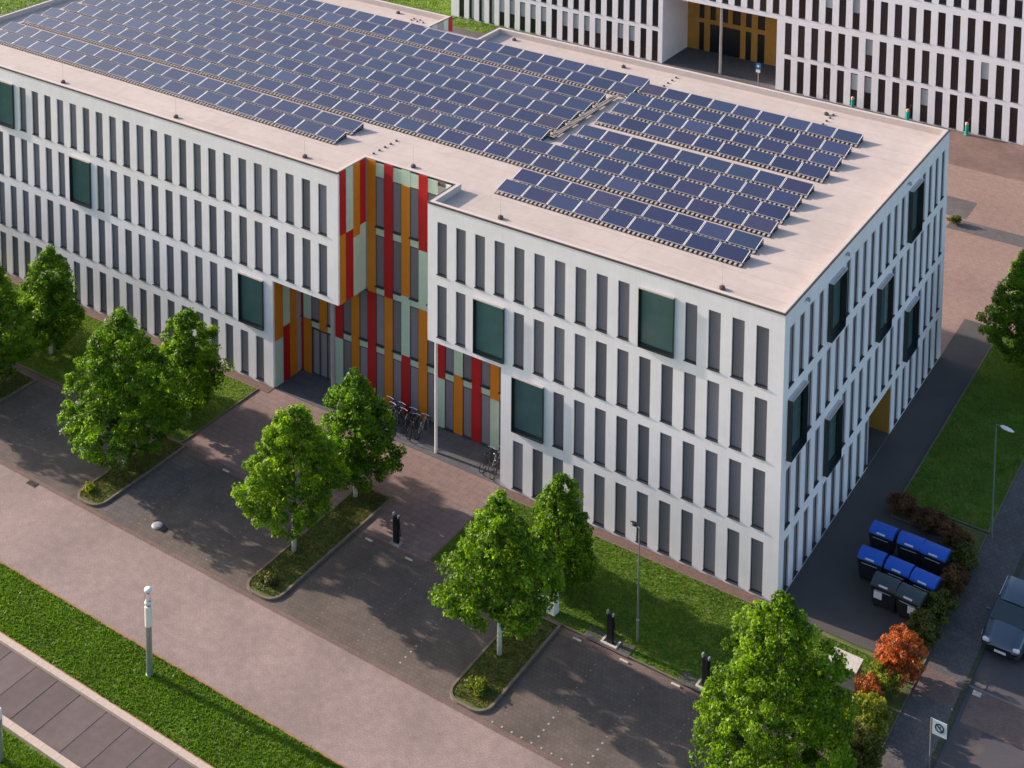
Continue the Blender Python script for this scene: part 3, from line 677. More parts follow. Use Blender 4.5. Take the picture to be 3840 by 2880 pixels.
for a, c in ((-34.9, -34.4), (-33.6, -33.1)):
    b = MB(); b.box(a, c, 66.82, 66.92, 3.3, OPZ-.4); PR(b.build('facade_panel', m_yellow))
b = MB(); b.box(OP0+.02, OP1-.02, 66.80, 66.86, 2.85, 3.3); PR(b.build('spandrel_panel', m_yellow))
for a, c in ((-31.66, -31.14), (-30.4, -29.75)):
    b = MB(); b.box(a, c, 66.80, 66.9, 5.1, 5.9); PR(b.build('facade_panel', m_red))
b = MB(); b.lathe((-32.1, 62.0, 0), [(.13, 0), (.13, OPZ)], 16); PR(b.build('column', m_conc))

# ================================================================== VEGETATION
def leaf_mesh(name, centers, rad, per, size, m, up=.25, flat=.75, tintspread=.42):
    """clumps of small leaf quads; each leaf faces roughly outward from its clump"""
    nC = len(centers); N = nC*per
    C = np.repeat(np.asarray(centers), per, 0); rr = np.repeat(np.asarray(rad), per)
    d = nrg.normal(size=(N, 3)); d /= np.linalg.norm(d, axis=1)[:, None]
    pos = C+d*(rr*nrg.uniform(.55, 1.05, N))[:, None]*np.array([1, 1, flat])
    nn = d+nrg.normal(size=(N, 3))*.55; nn[:, 2] += up; nn /= np.linalg.norm(nn, axis=1)[:, None]
    a = np.cross(nn, nrg.normal(size=(N, 3))); a /= np.linalg.norm(a, axis=1)[:, None]; b_ = np.cross(nn, a)
    s = (size*nrg.uniform(.6, 1.25, N))[:, None]
    v = np.stack([pos-a*s, pos-b_*s*.62, pos+a*s, pos+b_*s*.62], 1).reshape(-1, 3)
    me = bpy.data.meshes.new(name); me.vertices.add(N*4); me.vertices.foreach_set('co', v.ravel())
    me.loops.add(N*4); me.loops.foreach_set('vertex_index', np.arange(N*4)); me.polygons.add(N); me.polygons.foreach_set('loop_start', np.arange(N)*4)
    me.materials.append(m)
    t = np.clip(np.repeat(nrg.uniform(.1, .85, nC), per)+nrg.normal(size=N)*tintspread*.5, 0, 1)
    at = me.attributes.new('tint', 'FLOAT', 'FACE'); at.data.foreach_set('value', t.astype(np.float32))
    me.update(calc_edges=True); me.validate(); return me
def crown_centers(hh, r, z0, n, cone=.85, seed=0):
    g = np.random.default_rng(seed); out = []; rad = []
    ph = g.uniform(0, 6.28, 6)
    def R_(t, th):   # t 0..1 from bottom to top
        base = min(1, (.55+.45*(t/.22)) if t < .22 else 1)*(1-max(0, (t-.24)/.76)**1.35)**cone
        return r*base*(1+.17*math.sin(2*th+ph[0]+3*t)+.14*math.sin(3*th+ph[1]-5*t)+.11*math.sin(5*th+ph[2]+9*t))
    while len(out) < n:
        t = g.uniform(.0, 1)**1.0; th = g.uniform(0, 2*math.pi); Rm = R_(t, th)
        if g.uniform() > (Rm/r)**1.0+.10: continue
        k = 1-abs(g.normal())*.22
        k = max(.15, k) if g.uniform() < .85 else g.uniform(.1, .7)
        out.append((Rm*k*math.cos(th), Rm*k*math.sin(th), z0+(hh-z0)*t)); rad.append(g.uniform(.24, .42)*(.7+.3*Rm/r))
    return out, rad
def make_tree(name, hh, r, z0, n, seed, cone=.85, per=88, size=.078, leafm=None):
    c, rad = crown_centers(hh, r, z0, n, cone, seed)
    me = leaf_mesh('crown', c, rad, per, size, leafm or m_leaf)
    g = random.Random(seed); tr = MB(); tr.tube((0, 0, 0), (.02, .01, z0+.25), .125, .10, 10)
    br = MB(); top = (0, 0, hh*.86); br.tube((.02, .01, z0+.25), (.05, -.03, hh*.5), .095, .06, 7); br.tube((.05, -.03, hh*.5), top, .06, .015, 6)
    for k in range(13):
        zz = z0+.2+(hh*.75-z0)*k/13; th = g.uniform(0, 6.28); L = r*(.78-.5*k/13)
        br.tube((0, 0, zz), (L*math.cos(th), L*math.sin(th), zz+L*.45), .035, .01, 5)
    return me, tr.mesh('trunk', m_bark, True), br.mesh('branches', m_branch)
TV = [make_tree('a', 9.1, 3.0, 1.1, 560, 11), make_tree('b', 7.8, 2.5, 1.95, 400, 23, .8), make_tree('c', 7.9, 2.55, 1.85, 410, 37, .95), make_tree('d', 6.5, 2.05, 1.0, 330, 41, .75), make_tree('e', 9.2, 3.2, .9, 640, 53, .8)]
def tree(v, x, y, label, s=1., rz=0, sz=None, group='lime trees in two rows in front of the building'):
    t = empty('lime_tree', (x, y, .05), label, 'tree', group, rz); t.scale = (s, s, sz or s)
    link('crown', TV[v][0], t); link('trunk', TV[v][1], t); link('branches', TV[v][2], t); return t
tree(0, -33.95, -10.15, 'tall full lime tree with a white trunk, on the island left of the entrance court', rz=1.0)
tree(1, -21.75, -10.05, 'lime tree with white trunk on the middle island before the entrance court', rz=0)
tree(2, -9.33, -10.05, 'lime tree with a white trunk on the island beside the white cabinet', rz=2.2)
tree(4, 4.25, -10.2, 'large broad lime tree at the front building corner, by the orange shrubs', rz=.5, s=.90, sz=.97)
tree(0, -46.3, -10.2, 'tall lime tree cut by the left photo edge, front one of two', rz=4.0, s=1.03)
tree(3, -34.3, -4.95, 'small lime tree by the lawn, behind the tall tree left of the entrance court', rz=1)
tree(3, -21.85, -5.05, 'slim lime tree before the coloured recess, behind the middle island tree', rz=3, s=1.0, sz=1.08)
tree(3, -9.25, -5.0, 'small slim lime tree near the right wing facade, behind the tree by the white cabinet', rz=5, s=.85, sz=.91)
tree(3, -46.2, -5.0, 'small lime tree by the left photo edge, close to the facade', rz=2.2, s=1.05, sz=1.06)
for k, (v, x, y, s) in enumerate(((0, -58.6, -10.1, 1.15), (3, -58.5, -5.0, 1.2), (0, -70.9, -10.1, 1.2), (3, -70.8, -5.0, 1.3), (0, -83.2, -10.1, 1.2), (3, -83.1, -5, 1.3))):
    tree(v, x, y, ['large', 'smaller'][k % 2]+' lime tree beyond the left edge, '+['nearest', 'middle', 'farthest'][k//2]+' of three', s=s, rz=k)
tree(4, 5.5, 26.6, 'broad tree on the narrow lawn at the right photo edge', s=1.0, rz=2.0, group='trees east of the building')

def shrub(x, y, rx, ry, hh, m, label, n=40, per=60, size=.075, name='shrub', cat='shrub', z0=.05, group=None):
    c = []; ra = []
    for k in range(n):
        d = nrg.normal(size=3); d /= np.linalg.norm(d); kk = nrg.uniform(.35, .9); c.append((d[0]*rx*kk, d[1]*ry*kk, hh*.5+d[2]*hh*.42*kk)); ra.append(nrg.uniform(.13, .26))
    me = leaf_mesh('foliage', c, ra, per, size, m, up=.35)
    t = empty(name, (x, y, z0), label, cat, group); link('foliage', me, t)
    b = MB(); g = random.Random(int(x*10)+99)
    for k in range(5): th = g.uniform(0, 6.28); b.tube((0, 0, 0), (rx*.5*math.cos(th), ry*.5*math.sin(th), hh*.7), .02, .008, 5)
    b.build('stems', m_branch, t); return t
shrub(6.45, -1.3, 1.15, 1.6, 2.4, m_leaf_o, 'bright orange leaved shrub between the bin yard and the footway', 210, 90, .05)
shrub(6.1, -2.6, .85, .75, 1.6, m_leaf_y, 'yellow green shrub just below the bright orange one', 80, 80, .055)
shrub(5.85, -3.7, .8, .7, 1.5, m_leaf_o, 'small orange red shrub partly hidden behind the large lime tree', 70, 80, .05)
shrub(6.35, -5.0, 1.0, 1.1, 1.9, m_leaf_y, 'yellow green shrub between the large lime tree and the footway', 120, 80, .06)
shrub(6.6, -7.1, 1.05, 1.2, 2.0, m_leaf_d, 'olive green shrub at the bottom edge of the photo by the footway', 130, 80, .06)
shrub(6.65, 1.3, .85, 1.15, 1.6, m_leaf_d, 'olive green shrub right beside the two dark waste containers', 110, 80, .055)
shrub(6.8, 3.3, .8, 1.15, 1.5, m_leaf_d, 'olive shrub beside the front row of blue lidded containers', 100, 80, .055)
shrub(6.85, 5.4, .75, 1.15, 1.3, m_leaf_r, 'russet shrub beside the rear row of blue lidded containers', 100, 80, .055)
shrub(6.75, 7.4, .8, 1.05, 1.2, m_leaf_d, 'olive shrub at the corner of the hedge behind the containers', 90, 80, .055)
shrub(5.9, 8.75, 1.0, .8, 1.15, m_leaf_r, 'russet hedge shrub behind the containers, at the right end', 100, 80, .05)
shrub(4.4, 9.4, 1.05, .8, 1.1, m_leaf_r, 'russet hedge shrub behind the containers, second from the right', 100, 80, .05)
shrub(2.95, 9.9, .95, .75, 1.0, m_leaf_r, 'russet hedge shrub behind the containers, at the left end by the drive', 90, 80, .05)
shrub(-4.6, 44.0, .5, .4, .7, m_leaf_d, 'low dark shrub at the start of the grey strip on the rear plaza', 22, 40, .07, z0=0)
shrub(-34.0, -12.6, .35, .3, .35, m_leaf_y, 'low yellow green plant at the tip of the island left of the entrance', 14, 40, .05)
shrub(-10.2+1.2, -12.3, .7, .45, .4, m_leaf_y, 'low yellow green plants at the tip of the island by the white cabinet', 26, 50, .05)
shrub(-21.3, -12.4, .6, .4, .35, m_leaf_d, 'low olive plants at the tip of the middle island', 22, 50, .05)

def grass(name, rects, dens, label, size=.055, m=m_leaf_g, z=.05):
    P_ = []
    for x0, x1, y0, y1 in rects:
        n = int((x1-x0)*(y1-y0)*dens); P_.append(np.stack([nrg.uniform(x0, x1, n), nrg.uniform(y0, y1, n)], 1))
    p = np.concatenate(P_); N = len(p); th = nrg.uniform(0, 6.28, N); h = size*nrg.uniform(.6, 1.7, N); w = size*nrg.uniform(.3, .6, N)
    ln = nrg.normal(size=(N, 2))*h[:, None]*.45; dx = np.cos(th)*w; dy = np.sin(th)*w; Z = np.full(N, z-.005)
    v = np.stack([np.stack([p[:, 0]-dx, p[:, 1]-dy, Z], 1), np.stack([p[:, 0]+dx, p[:, 1]+dy, Z], 1), np.stack([p[:, 0]+ln[:, 0], p[:, 1]+ln[:, 1], Z+h], 1)], 1).reshape(-1, 3)
    me = bpy.data.meshes.new(name); me.vertices.add(N*3); me.vertices.foreach_set('co', v.ravel()); me.loops.add(N*3); me.loops.foreach_set('vertex_index', np.arange(N*3))
    me.polygons.add(N); me.polygons.foreach_set('loop_start', np.arange(N)*3); me.materials.append(m)
    cell = np.sin(p[:, 0]*1.1+2*np.sin(p[:, 1]*.9))*np.cos(p[:, 1]*1.4+1.7*np.sin(p[:, 0]*.6))
    at = me.attributes.new('tint', 'FLOAT', 'FACE'); at.data.foreach_set('value', np.clip(.5+.24*cell+nrg.normal(size=N)*.12, 0, 1).astype(np.float32))
    me.update(calc_edges=True); me.validate(); return tag(link(name, me), label, 'grass', kind='stuff')
grass('grass', [(-37, -8, -21.75, -18.8)], 420, 'bright sunlit grass of the verge between the road and the slab path', .075)
grass('grass', [(-27, -18, -28, -25.3)], 420, 'grass at the bottom left corner beyond the slab path', .075)
grass('grass', [(-15.6, 5.5, -6.8, -.7), (5.7, 6.0, -9, -.5)], 330, 'grass of the lawn in front of the right wing', .06)
grass('grass', [(-56, -33, -6.8, -.7)], 260, 'grass of the lawn in front of the left wing', .06)
grass('grass', [(2.45, 7.0, 10.9, 30.9)], 260, 'shaded grass of the lawn east of the building', .06)
grass('grass', [(x0+.15, x1-.15, -13.1, yt-.1) for x0, x1, yt in ISL[:4]], 330, 'rough grass and weeds on the tree islands', .06, m_leaf_d, .06)
grass('grass', [(-110, -66.6, 20, 70), (-80, -63, 60, 78), (-61.8, -52.2, 58.8, 61.2)], 18, 'long grass of the meadow beyond the left end of the building', .16, m_leaf_g, .02)

# ================================================================== STREET FURNITURE
t = empty('light_column', (-21.75, -19.72, .05), 'grey and white light column with two ring heads, alone on the sunlit verge', 'lamp post')
b = MB(); b.lathe((0, 0, 0), [(.17, 0), (.17, .04), (.145, .05), (.145, 2.38)], 18); b.build('column_shaft', m_steel, t)
b = MB(); b.lathe((0, 0, 2.38), [(.15, 0), (.165, .02), (.165, .92), (.15, .95)], 18); b.build('lamp_tube', m_frost, t)
b = MB(); b.lathe((0, 0, 3.33), [(.10, 0), (.10, .28)], 14); b.lathe((0, 0, 3.9), [(.05, 0), (.05, .1)], 10); b.build('neck', m_ring, t)
for z in (3.42, 4.02): b = MB(); b.lathe((0, 0, z), [(.10, 0), (.155, .02), (.165, .10), (.155, .14), (.06, .16)], 18); b.build('ring_head', m_white, t, True)
b = MB(); [b.tube((.14*math.cos(a), .14*math.sin(a), 3.55), (.14*math.cos(a), .14*math.sin(a), 4.05), .012, .012, 5) for a in (0, 2.1, 4.2)]; b.build('spacer_rods', m_steel, t)
t = empty('light_column', (-23.5, -26.4, .05), 'pale post cut off by the left edge at the bottom left corner', 'lamp post')
b = MB(); b.lathe((0, 0, 0), [(.16, 0), (.145, .05), (.145, 1.9)], 16); b.build('column_shaft', m_steel, t)
b = MB(); b.lathe((0, 0, 1.9), [(.15, 0), (.15, .35), (.1, .42)], 16); b.build('lamp_tube', m_frost, t)

def mast_lamp(x, y, hh, ang, lab, headm, arm=.55, m=m_steel):
    t = empty('street_lamp', (x, y, 0), lab, 'street lamp')
    b = MB(); b.tube((0, 0, 0), (0, 0, 1.1), .065, .06, 10); b.tube((0, 0, 1.1), (0, 0, hh), .05, .032, 10); b.lathe((0, 0, 1.06), [(.06, 0), (.075, .02), (.075, .1), (.055, .13)], 10); b.build('pole', m, t)
    dx, dy = math.cos(ang), math.sin(ang)
    b = MB(); b.tube((0, 0, hh), (dx*.25, dy*.25, hh+.03), .028, .025, 7); b.build('arm', m, t)
    h_ = MB(); k = len(h_.v); L = arm; n = 8; st_ = [(.22, .05, .05), (.32, .12, .09), (.5, .16, .10), (.75, .13, .08), (.92, .04, .04)]
    for s_, w_, t_ in st_:
        for i in range(n):
            a = 2*math.pi*i/n; lx_, ly, lz = s_*L/.6, w_*math.cos(a), t_*math.sin(a)*.7
            h_.v.append((dx*lx_-dy*ly, dy*lx_+dx*ly, hh+.04+lz))
    for a in range(len(st_)-1):
        for i in range(n): j = (i+1) % n; h_.f.append((a*n+i, a*n+j, (a+1)*n+j, (a+1)*n+i)); h_.m.append(0)
    h_.f.append(tuple(range(n))[::-1]); h_.m.append(0); h_.f.append(tuple((len(st_)-1)*n+i for i in range(n))); h_.m.append(0)
    h_.build('lamp_head', headm, t, True)
mast_lamp(-4.45, -5.85, 5.7, 2.9, 'slim grey street lamp standing on the lawn in front of the right wing', m_black, .35, m_steel)
mast_lamp(7.3, 10.45, 6.25, -.25, 'green grey street lamp with a large white head, by the footway at the right', m_white, .62, m_lampg)

def bollard_pad(x, y, lab, pad=True):
    t = empty('charging_post', (x, y, .02), lab, 'charging post')
    b = MB(); b.box(-.17, .17, -.10, .10, .02, 1.45); o = b.build('post_body', m_black, t); bevel(o, .04, 2)
    b = MB(); b.box(-.21, -.12, -.07, .07, 1.42, 1.62); b.box(.10, .18, -.07, .07, 1.40, 1.55); o = b.build('post_head', m_cabgrey, t); bevel(o, .02, 1)
    b = MB(); b.box(.175, .21, -.06, .06, .9, 1.1); b.path([(.2, 0, .95), (.28, 0, .7), (.27, 0, .45), (.2, 0, .55)], .018, 6); b.build('charging_cable', m_black, t)
    b = MB()
    if pad: b.box(-.42, .42, -.24, -.12, -.02, .09); b.box(-.42, -.32, -.12, .26, -.02, .09); b.box(.32, .42, -.12, .26, -.02, .09)
    else: b.box(-.3, .3, -.2, .2, -.02, .03)
    b.build('concrete_foot', m_conc if pad else m_cabgrey, t)
bollard_pad(-5.45, -6.6, 'black charging post on a pale kerb foot beside the slim street lamp')
bollard_pad(-.62, -6.55, 'black charging post on a pale kerb foot, partly beside the large lime tree')
bollard_pad(-17.85, -6.7, 'black charging post standing alone on the shaded entrance paving', False)
for x0, x1 in ((-6.75, -4.35), (-1.85, .4)): sheet('paved_pad', x0, x1, -6.98, -6.25, .056 if False else .075, m_walk)
def stop(x, y, lab):
    t = MB(); t.box(-.22, .22, -.05, .05, 0, .07); o = t.build('wheel_stop', m_conc); bevel(o, .02, 1); o.location = (x, y, .0); tag(o, lab, 'wheel stop', 'pale wheel stops at the heads of the parking bays')
for x, y, l in ((-19.15, -7.3, 'small pale wheel stop at the bay head, just right of the middle island'), (-16.6, -7.3, 'small pale wheel stop at the bay head below the lone charging post'), (-6.85, -7.25, 'small pale wheel stop left of the paved pad with the charging post'),
                (-4.4, -7.2, 'small pale wheel stop right of the paved pad with the charging post'), (-1.8, -7.15, 'small pale wheel stop left of the charging post by the large lime tree'), (.55, -7.1, 'small pale wheel stop half under the large lime tree'),
                (-29.1, -7.3, 'small pale wheel stop at the bay head of the court left of the middle island')): stop(x, y, l)
# cabinets
t = empty('utility_cabinet', (-8.95, -6.45, .05), 'white utility cabinet on the lawn edge, half hidden by a lime tree', 'cabinet')
b = MB(); b.box(-.5, .5, -.2, .2, 0, 1.12); o = b.build('cabinet_body', m_white, t); bevel(o, .015, 1)
b = MB(); b.box(-.54, .54, -.24, .24, 1.12, 1.17); b.build('cabinet_lid', m_cabgrey, t)
b = MB(); b.box(-.48, -.01, -.215, -.202, .06, 1.08); b.box(.01, .48, -.215, -.202, .06, 1.08); b.build('door', m_white, t)
t = empty('globe_light', (-9.75, -6.6, .05), 'low garden light with a small white globe beside the white cabinet', 'light')
b = MB(); b.tube((0, 0, 0), (0, 0, 1.15), .035, .03, 8); b.build('post', m_steel, t); b = MB(); b.lathe((0, 0, 1.15), [(.03, 0), (.1, .05), (.125, .12), (.1, .2), (.03, .24)], 12); b.build('globe', m_white, t, True)
t = empty('utility_cabinet', (4.4, -2.75, .05), 'low grey flat topped cabinet between the large lime tree and the orange shrub', 'cabinet')
b = MB(); b.box(-.62, .62, -.42, .42, 0, .95); b.build('cabinet_body', m_cabgrey, t); b = MB(); b.box(-.68, .68, -.48, .48, .95, 1.02); b.build('cabinet_lid', m_conc, t)
t = empty('bay_drain', (-28.9, -12.5, 0), 'round grey drain stone on the shaded bays left of the middle island', 'drain')
b = MB(); b.lathe((0, 0, 0), [(.30, 0), (.30, .05), (.22, .10), (.1, .12)], 14); b.build('drain_stone', m_cabgrey, t); b = MB(); b.box(.28, .62, -.2, .16, 0, .05); b.build('drain_grate', m_black, t)
b = MB(); b.box(-.32, .32, -.16, .16, 0, .03); [b.box(-.28+.1*k, -.24+.1*k, -.13, .13, .03, .04) for k in range(6)]
o = b.build('road_gully', m_flash); o.location = (-37.0, -13.85, 0); tag(o, 'dark rusty road gully at the edge of the sunlit road, far left', 'drain')
# rear plaza furniture
for x, l in ((-18.65, 'teal post with a pale orange cap before the rear building, leftmost of three'), (-13.65, 'teal post with a pale orange cap before the rear building, middle of three'), (-8.5, 'teal post with a pale orange cap before the rear building, rightmost of three')):
    t = empty('rear_bollard', (x, 60.9, 0), l, 'bollard'); b = MB(); b.lathe((0, 0, 0), [(.22, 0), (.22, .06), (.15, .1), (.15, .85), (.11, .9)], 12); b.build('post', m_tealb, t); b = MB(); b.lathe((0, 0, .9), [(.11, 0), (.16, .04), (.14, .16), (.05, .22)], 12); b.build('cap', m_peach, t)
t = empty('traffic_sign', (-27.75, 60.9, 0), 'blue traffic sign with a small plate on a pole, before the ochre entrance hall', 'sign')
b = MB(); b.tube((0, 0, 0), (0, 0, 2.3), .035, .035, 8); b.build('pole', m_steel, t); b = MB(); b.box(-.25, .25, -.05, -.03, 1.75, 2.3); b.build('sign_plate', m_blue, t)
b = MB(); b.box(-.21, .21, -.06, -.04, 1.42, 1.68); b.build('sub_plate', m_white, t); b = MB(); b.lathe((0, -.052, 2.03), [(.11, 0), (.11, .004)], 12, axis='y'); b.build('pictogram', m_white, t)
# sign at the right bottom
t = empty('parking_sign', (9.05, -5.35, .03), 'square pale sign with a dark round symbol on a post at the right bottom corner', 'sign')
b = MB(); b.tube((0, 0, 0), (0, 0, 2.35), .035, .035, 8); b.build('pole', m_steel, t)
b = MB(); b.box(.06, .66, -.05, -.025, 1.72, 2.38); o = b.build('sign_plate', m_signb, t)
b = MB(); n = 20; r0, r1 = .135, .20; cz = 2.08; cx = .36
for i in range(n):
    a0, a1 = 2*math.pi*i/n, 2*math.pi*(i+1)/n; q_ = lambda r_, a: (cx+r_*math.cos(a), -.056, cz+r_*math.sin(a)); b.quad(q_(r0, a0), q_(r1, a0), q_(r1, a1), q_(r0, a1))
b.quad((cx-.16, -.057, cz+.12), (cx-.11, -.057, cz+.16), (cx+.16, -.057, cz-.12), (cx+.11, -.057, cz-.16)); b.quad((cx-.05, -.058, cz-.02), (cx+.01, -.058, cz-.02), (cx+.09, -.058, cz+.09), (cx+.03, -.058, cz+.09))
b.build('symbol', m_ink, t)
# waste containers
def container(name, x, y, lab, lidm, sticker=None, rz=0):
    t = empty(name, (x, y, 0), lab, 'waste container', 'wheeled waste containers in the yard', rz)
    b = MB(); w0, w1, d0, d1 = .52, .61, .40, .50
    A = [(-w0,-d0,.16),(w0,-d0,.16),(w0,d0,.16),(-w0,d0,.16)]; B_ = [(-w1,-d1,1.08),(w1,-d1,1.08),(w1,d1,1.08),(-w1,d1,1.08)]
    b.poly(A[::-1]); b.poly(B_)
    for i in range(4): j = (i+1) % 4; b.quad(A[i], A[j], B_[j], B_[i])
    b.box(-.63, .63, -.52, .52, 1.06, 1.13)
    for s_ in (-1, 1): b.box(s_*.63-.03, s_*.63+.03, -.12, .12, .88, .96)
    b.build('container_body', m_binbody, t)
    b = MB(); n = 9; pr = []
    for i in range(n+1): a = math.pi*i/n; pr.append((-.50*math.cos(a), 1.13+.20*math.sin(a)**.8 if 0 < i < n else 1.13))
    for i in range(n): b.quad((-.61, pr[i][0], pr[i][1]), (.61, pr[i][0], pr[i][1]), (.61, pr[i+1][0], pr[i+1][1]), (-.61, pr[i+1][0], pr[i+1][1]))
    b.poly([(-.61, p[0], p[1]) for p in pr]); b.poly([(.61, p[0], p[1]) for p in pr][::-1]); b.build('lid', lidm, t, False)
    b = MB(); b.tube((-.38, -.56, 1.0), (.38, -.56, 1.0), .016, .016, 6); b.build('handle_bar', m_steel, t); b = MB(); b.box(-.22, .2, -.50, -.44, 1.19, 1.25); b.build('lid_glint', m_label, t)  # white plate on the lid stands in for the glint off the handle
    for sx_ in (-1, 1):
        for sy in (-1, 1): b = MB(); b.lathe((sx_*.45-.03, sy*.30, .09), [(.09, 0), (.09, .06)], 10, axis='x'); b.build('wheel', m_tyre, t)
    if sticker: b = MB(); b.quad(*[(sticker[0]+a, -.475+.10*(zz-.62)/.9-.035, zz) for a, zz in ((-.2, .55), (.2, .55), (.2, .92), (-.2, .92))]); b.build('sticker', m_label, t)
bl = 'blue lidded waste container, '
container('waste_container', 3.0, 6.45, bl+'rear row, left one next to the drive', m_lidblue)
container('waste_container', 4.42, 6.45, bl+'rear row, middle one', m_lidblue, rz=.03)
container('waste_container', 5.66, 6.4, bl+'rear row, right one next to the hedge', m_lidblue, rz=-.03)
container('waste_container', 3.15, 4.35, bl+'front row, left one', m_lidblue, rz=.04)
container('waste_container', 4.52, 4.32, bl+'front row, middle one behind the dark containers', m_lidblue, rz=-.02)
container('waste_container', 5.83, 4.2, bl+'front row, right one beside the hedge', m_lidblue, rz=-.06)
container('waste_container', 4.35, 2.9, 'dark lidded waste container with a white sticker, left of the two dark ones', m_binlid, (-.25, 0))
container('waste_container', 5.62, 2.8, 'dark lidded waste container with torn white sticker, right of the two dark ones', m_binlid, (.2, 0), rz=-.08)

# bicycles
def bike_parts(frm):
    R0 = .34; t = empty('bicycle', (0, 0, 0), 'x', 'bicycle', 'bicycles parked in the entrance recess')
    for X in (-.53, .53):
        b = MB(); n = 16
        pts = [(X+R0*math.cos(2*math.pi*i/n), 0, R0+R0*math.sin(2*math.pi*i/n)) for i in range(n+1)]; b.path(pts, .022, 5)
        for i in range(0, n, 2): b.tube((X, 0, R0), pts[i], .004, .004, 3)
        b.build('wheel', m_tyre, t)
    b = MB(); bb = (-.08, 0, .30); seat = (-.2, 0, .82); head = (.36, 0, .80)
    for p_, q_ in ((bb, seat), (bb, head), (seat, (.36, 0, .86)), (bb, (-.53, 0, R0)), (seat, (-.53, 0, R0)), (head, (.53, 0, R0)), (head, (.33, 0, .98))): b.tube(p_, q_, .020, .020, 6)
    b.build('frame', frm, t)
    b = MB(); b.path([(.30, -.28, .98), (.33, 0, 1.0), (.30, .28, .98)], .016, 6); b.build('handlebar', m_chrome, t)
    b = MB(); b.lathe((-.22, 0, .88), [(.07, 0), (.12, .03), (.09, .06)], 8); b.build('saddle', m_black, t)
    return t
bcol = [m_flash, m_cabgrey, m_steel, m_black, m_frame]
bk = [bike_parts(m) for m in bcol]
spots = [(-24.9, 1.55, 0), (-24.45, 1.2, 1), (-24.0, 1.5, 2), (-23.55, 1.1, 3), (-23.1, 1.45, 4), (-22.6, 1.1, 0), (-22.15, 1.35, 2), (-17.35, .95, 3), (-16.95, 1.25, 2), (-16.6, .8, 3)]
names_ = ['brown bicycle leftmost in the rack before the coloured recess', 'light grey bicycle second from the left in the recess rack', 'steel grey bicycle third from the left in the recess rack', 'black bicycle in the middle of the recess rack', 'dark grey bicycle right of the middle in the recess rack',
          'brown bicycle near the right end of the recess rack', 'steel grey bicycle at the right end of the rack, next to the thin white column', 'black bicycle by the dark right end of the recess, left of three', 'grey bicycle by the dark right end of the recess, middle of three', 'black bicycle by the dark right end of the recess, closest to the white corner']
used = set()
for (x, y, k), lab in zip(spots, names_):
    if k in used: o = copy_thing(bk[k], (x, y, .01), R(90)+rng.uniform(-.2, .2), lab)
    else: o = bk[k]; used.add(k); o.location = (x, y, .01); o.rotation_euler = (0, R(0), R(90)+rng.uniform(-.2, .2)); o['label'] = lab
t = empty('bicycle_rack', (-23.5, 1.5, 0), 'low steel bicycle rack with hoops before the coloured recess', 'bicycle rack')
for k in range(6):
    b = MB(); X = -1.4+k*.55; b.path([(X, -.35, 0), (X, -.35, .6), (X, -.25, .75), (X, .25, .75), (X, .35, .6), (X, .35, 0)], .025, 6); b.build('hoop', m_steel, t)

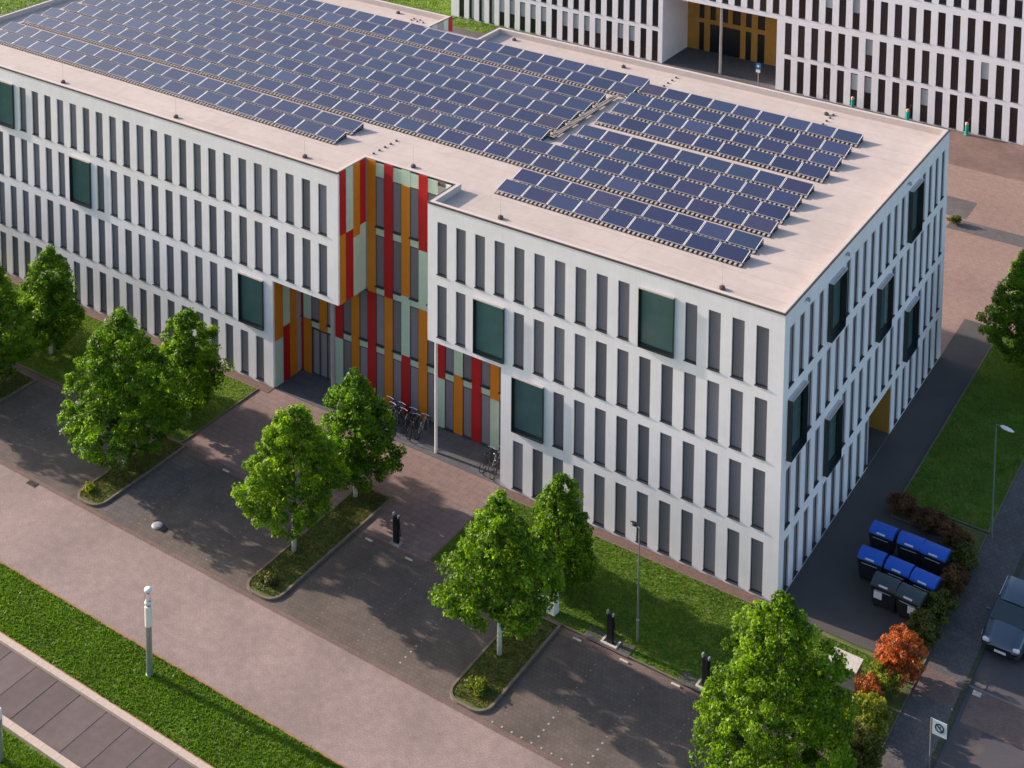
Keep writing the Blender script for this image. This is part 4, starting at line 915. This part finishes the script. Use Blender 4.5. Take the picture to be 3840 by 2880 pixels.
# ================================================================== CAR
def car(x, y, lab):
    t = empty('parked_car', (x, y, -.02), lab, 'car')
    L, Wd = 4.6, .93
    # body: stations along Y (0 = front); (y, half width bottom, half width belt, z bottom, z belt)
    st = [(0, .62, .60, .38, .62), (.12, .80, .76, .28, .78), (.35, .88, .84, .24, .88), (.9, .93, .88, .24, .98), (1.35, .94, .90, .24, 1.04), (3.6, .94, .90, .24, 1.06), (4.2, .92, .86, .26, 1.02), (4.5, .84, .78, .34, .95), (4.6, .72, .70, .42, .85)]
    b = MB(); n = 0
    for (yy, wb, wt, zb, zt) in st:
        ring = [(-wb*.93, zb), (-wb, zb+.18), (-wb-.005, (zb+zt)/2), (-wt, zt-.10), (-wt*.90, zt), (-wt*.45, zt+.035), (wt*.45, zt+.035), (wt*.90, zt), (wt, zt-.10), (wb+.005, (zb+zt)/2), (wb, zb+.18), (wb*.93, zb)]
        for q_ in ring: b.v.append((q_[0], yy, q_[1]))
    k = 12
    for a in range(len(st)-1):
        for i in range(k): j = (i+1) % k; b.f.append((a*k+i, a*k+j, (a+1)*k+j, (a+1)*k+i)); b.m.append(0)
    b.f.append(tuple(range(k))[::-1]); b.m.append(0); b.f.append(tuple((len(st)-1)*k+i for i in range(k))); b.m.append(0)
    b.build('car_body', m_car, t, True)
    # cabin glass
    cb = [(1.20, .80, 1.04, .80, 1.05), (1.95, .80, 1.05, .64, 1.56), (2.5, .82, 1.06, .66, 1.64), (3.6, .81, 1.06, .64, 1.62), (4.35, .76, 1.02, .60, 1.15)]
    b = MB()
    for yy, wb, zb, wt, zt in cb:
        for q_ in ((-wb, zb-.02), (-wt, zt), (wt, zt), (wb, zb-.02)): b.v.append((q_[0], yy, q_[1]))
    for a in range(len(cb)-1):
        for i in range(3): b.f.append((a*4+i, a*4+i+1, (a+1)*4+i+1, (a+1)*4+i)); b.m.append(0)
    b.build('windscreen_and_windows', m_glass, t)
    b = MB(); rf = [(1.98, .63, 1.565), (2.5, .655, 1.648), (3.2, .65, 1.648), (3.75, .62, 1.59)]
    for yy, w_, z_ in rf:
        for q_ in ((-w_, z_-.02), (-w_*.9, z_+.02), (-w_*.4, z_+.045), (w_*.4, z_+.045), (w_*.9, z_+.02), (w_, z_-.02)): b.v.append((q_[0], yy, q_[1]))
    for a in range(3):
        for i in range(5): b.f.append((a*6+i, a*6+i+1, (a+1)*6+i+1, (a+1)*6+i)); b.m.append(0)
    b.build('car_roof', m_car, t, True)
    for s in (-1, 1):
        for pa, pb in (((s*.80, 1.22, 1.05), (s*.645, 1.97, 1.57)), ((s*.81, 2.75, 1.06), (s*.665, 2.8, 1.64)), ((s*.78, 4.2, 1.05), (s*.62, 3.75, 1.60))): b = MB(); b.tube(pa, pb, .035, .03, 6); b.build('pillar', m_car, t)
        b = MB(); b.tube((s*.64, 2.1, 1.66), (s*.63, 3.6, 1.68), .02, .02, 6); b.build('roof_rail', m_chrome, t)
        b = MB(); b.box(s*1.00-.10, s*1.00+.10, 1.52, 1.66, 1.03, 1.18); o = b.build('mirror', m_car, t); bevel(o, .03, 2)
        b = MB(); xs = sorted((s*.52, s*.83)); b.v += [(xs[0], .07, .66), (xs[1], .16, .66), (xs[1], .24, .80), (xs[0], .15, .81)]; b.f.append((0, 1, 2, 3)); b.m.append(0)
        b2 = MB(); b2.box(xs[0], xs[1], .035, .22, .66, .80); o = b2.build('headlight', m_lampl, t); bevel(o, .03, 2)
        for yy in (.88, 3.62):
            w_ = MB(); w_.lathe((s*.90-(.11 if s > 0 else .11), yy, .34), [(.26, 0), (.34, .03), (.34, .19), (.26, .22)], 20, axis='x'); wo = w_.build('wheel', m_tyre, t)
            w_ = MB(); w_.lathe((s*.905+(.105 if s > 0 else -.125), yy, .34), [(.22, 0), (.22, .02)], 14, axis='x'); w_.build('rim', m_chrome, wo)
    b = MB(); b.box(-.45, .45, -.012, .10, .50, .66); o = b.build('grille', m_black, t); b = MB(); b.box(-.62, .62, -.03, .06, .30, .46); b.build('bumper_insert', m_black, t)
    b = MB(); b.box(-.26, .26, -.045, -.03, .42, .53); b.build('number_plate', m_label, t)
    b = MB(); b.box(-.47, .47, -.02, .02, .655, .68); b.build('grille_trim', m_chrome, t)
    return t
car(9.88, 2.35, 'blue grey estate car parked facing the viewer in the shaded street at the right edge')
# inspection covers and pale patches in the street
for x, y, w_, h_, l, m_ in ((9.55, -.15, .36, .28, 'small pale square cover set in the street, nearer one', m_conc), (9.6, .55, .38, .6, 'grey rectangular paving patch in the street behind the pale cover', m_walk), (8.9, -1.72, .06, .06, 'tiny pale marker stone on the kerb of the footway', m_conc)):
    b = MB(); b.box(-w_/2, w_/2, -h_/2, h_/2, -.02, .0 if x > 9 else .09); o = b.build('street_cover', m_); o.location = (x, y, .0); tag(o, l, 'street cover')
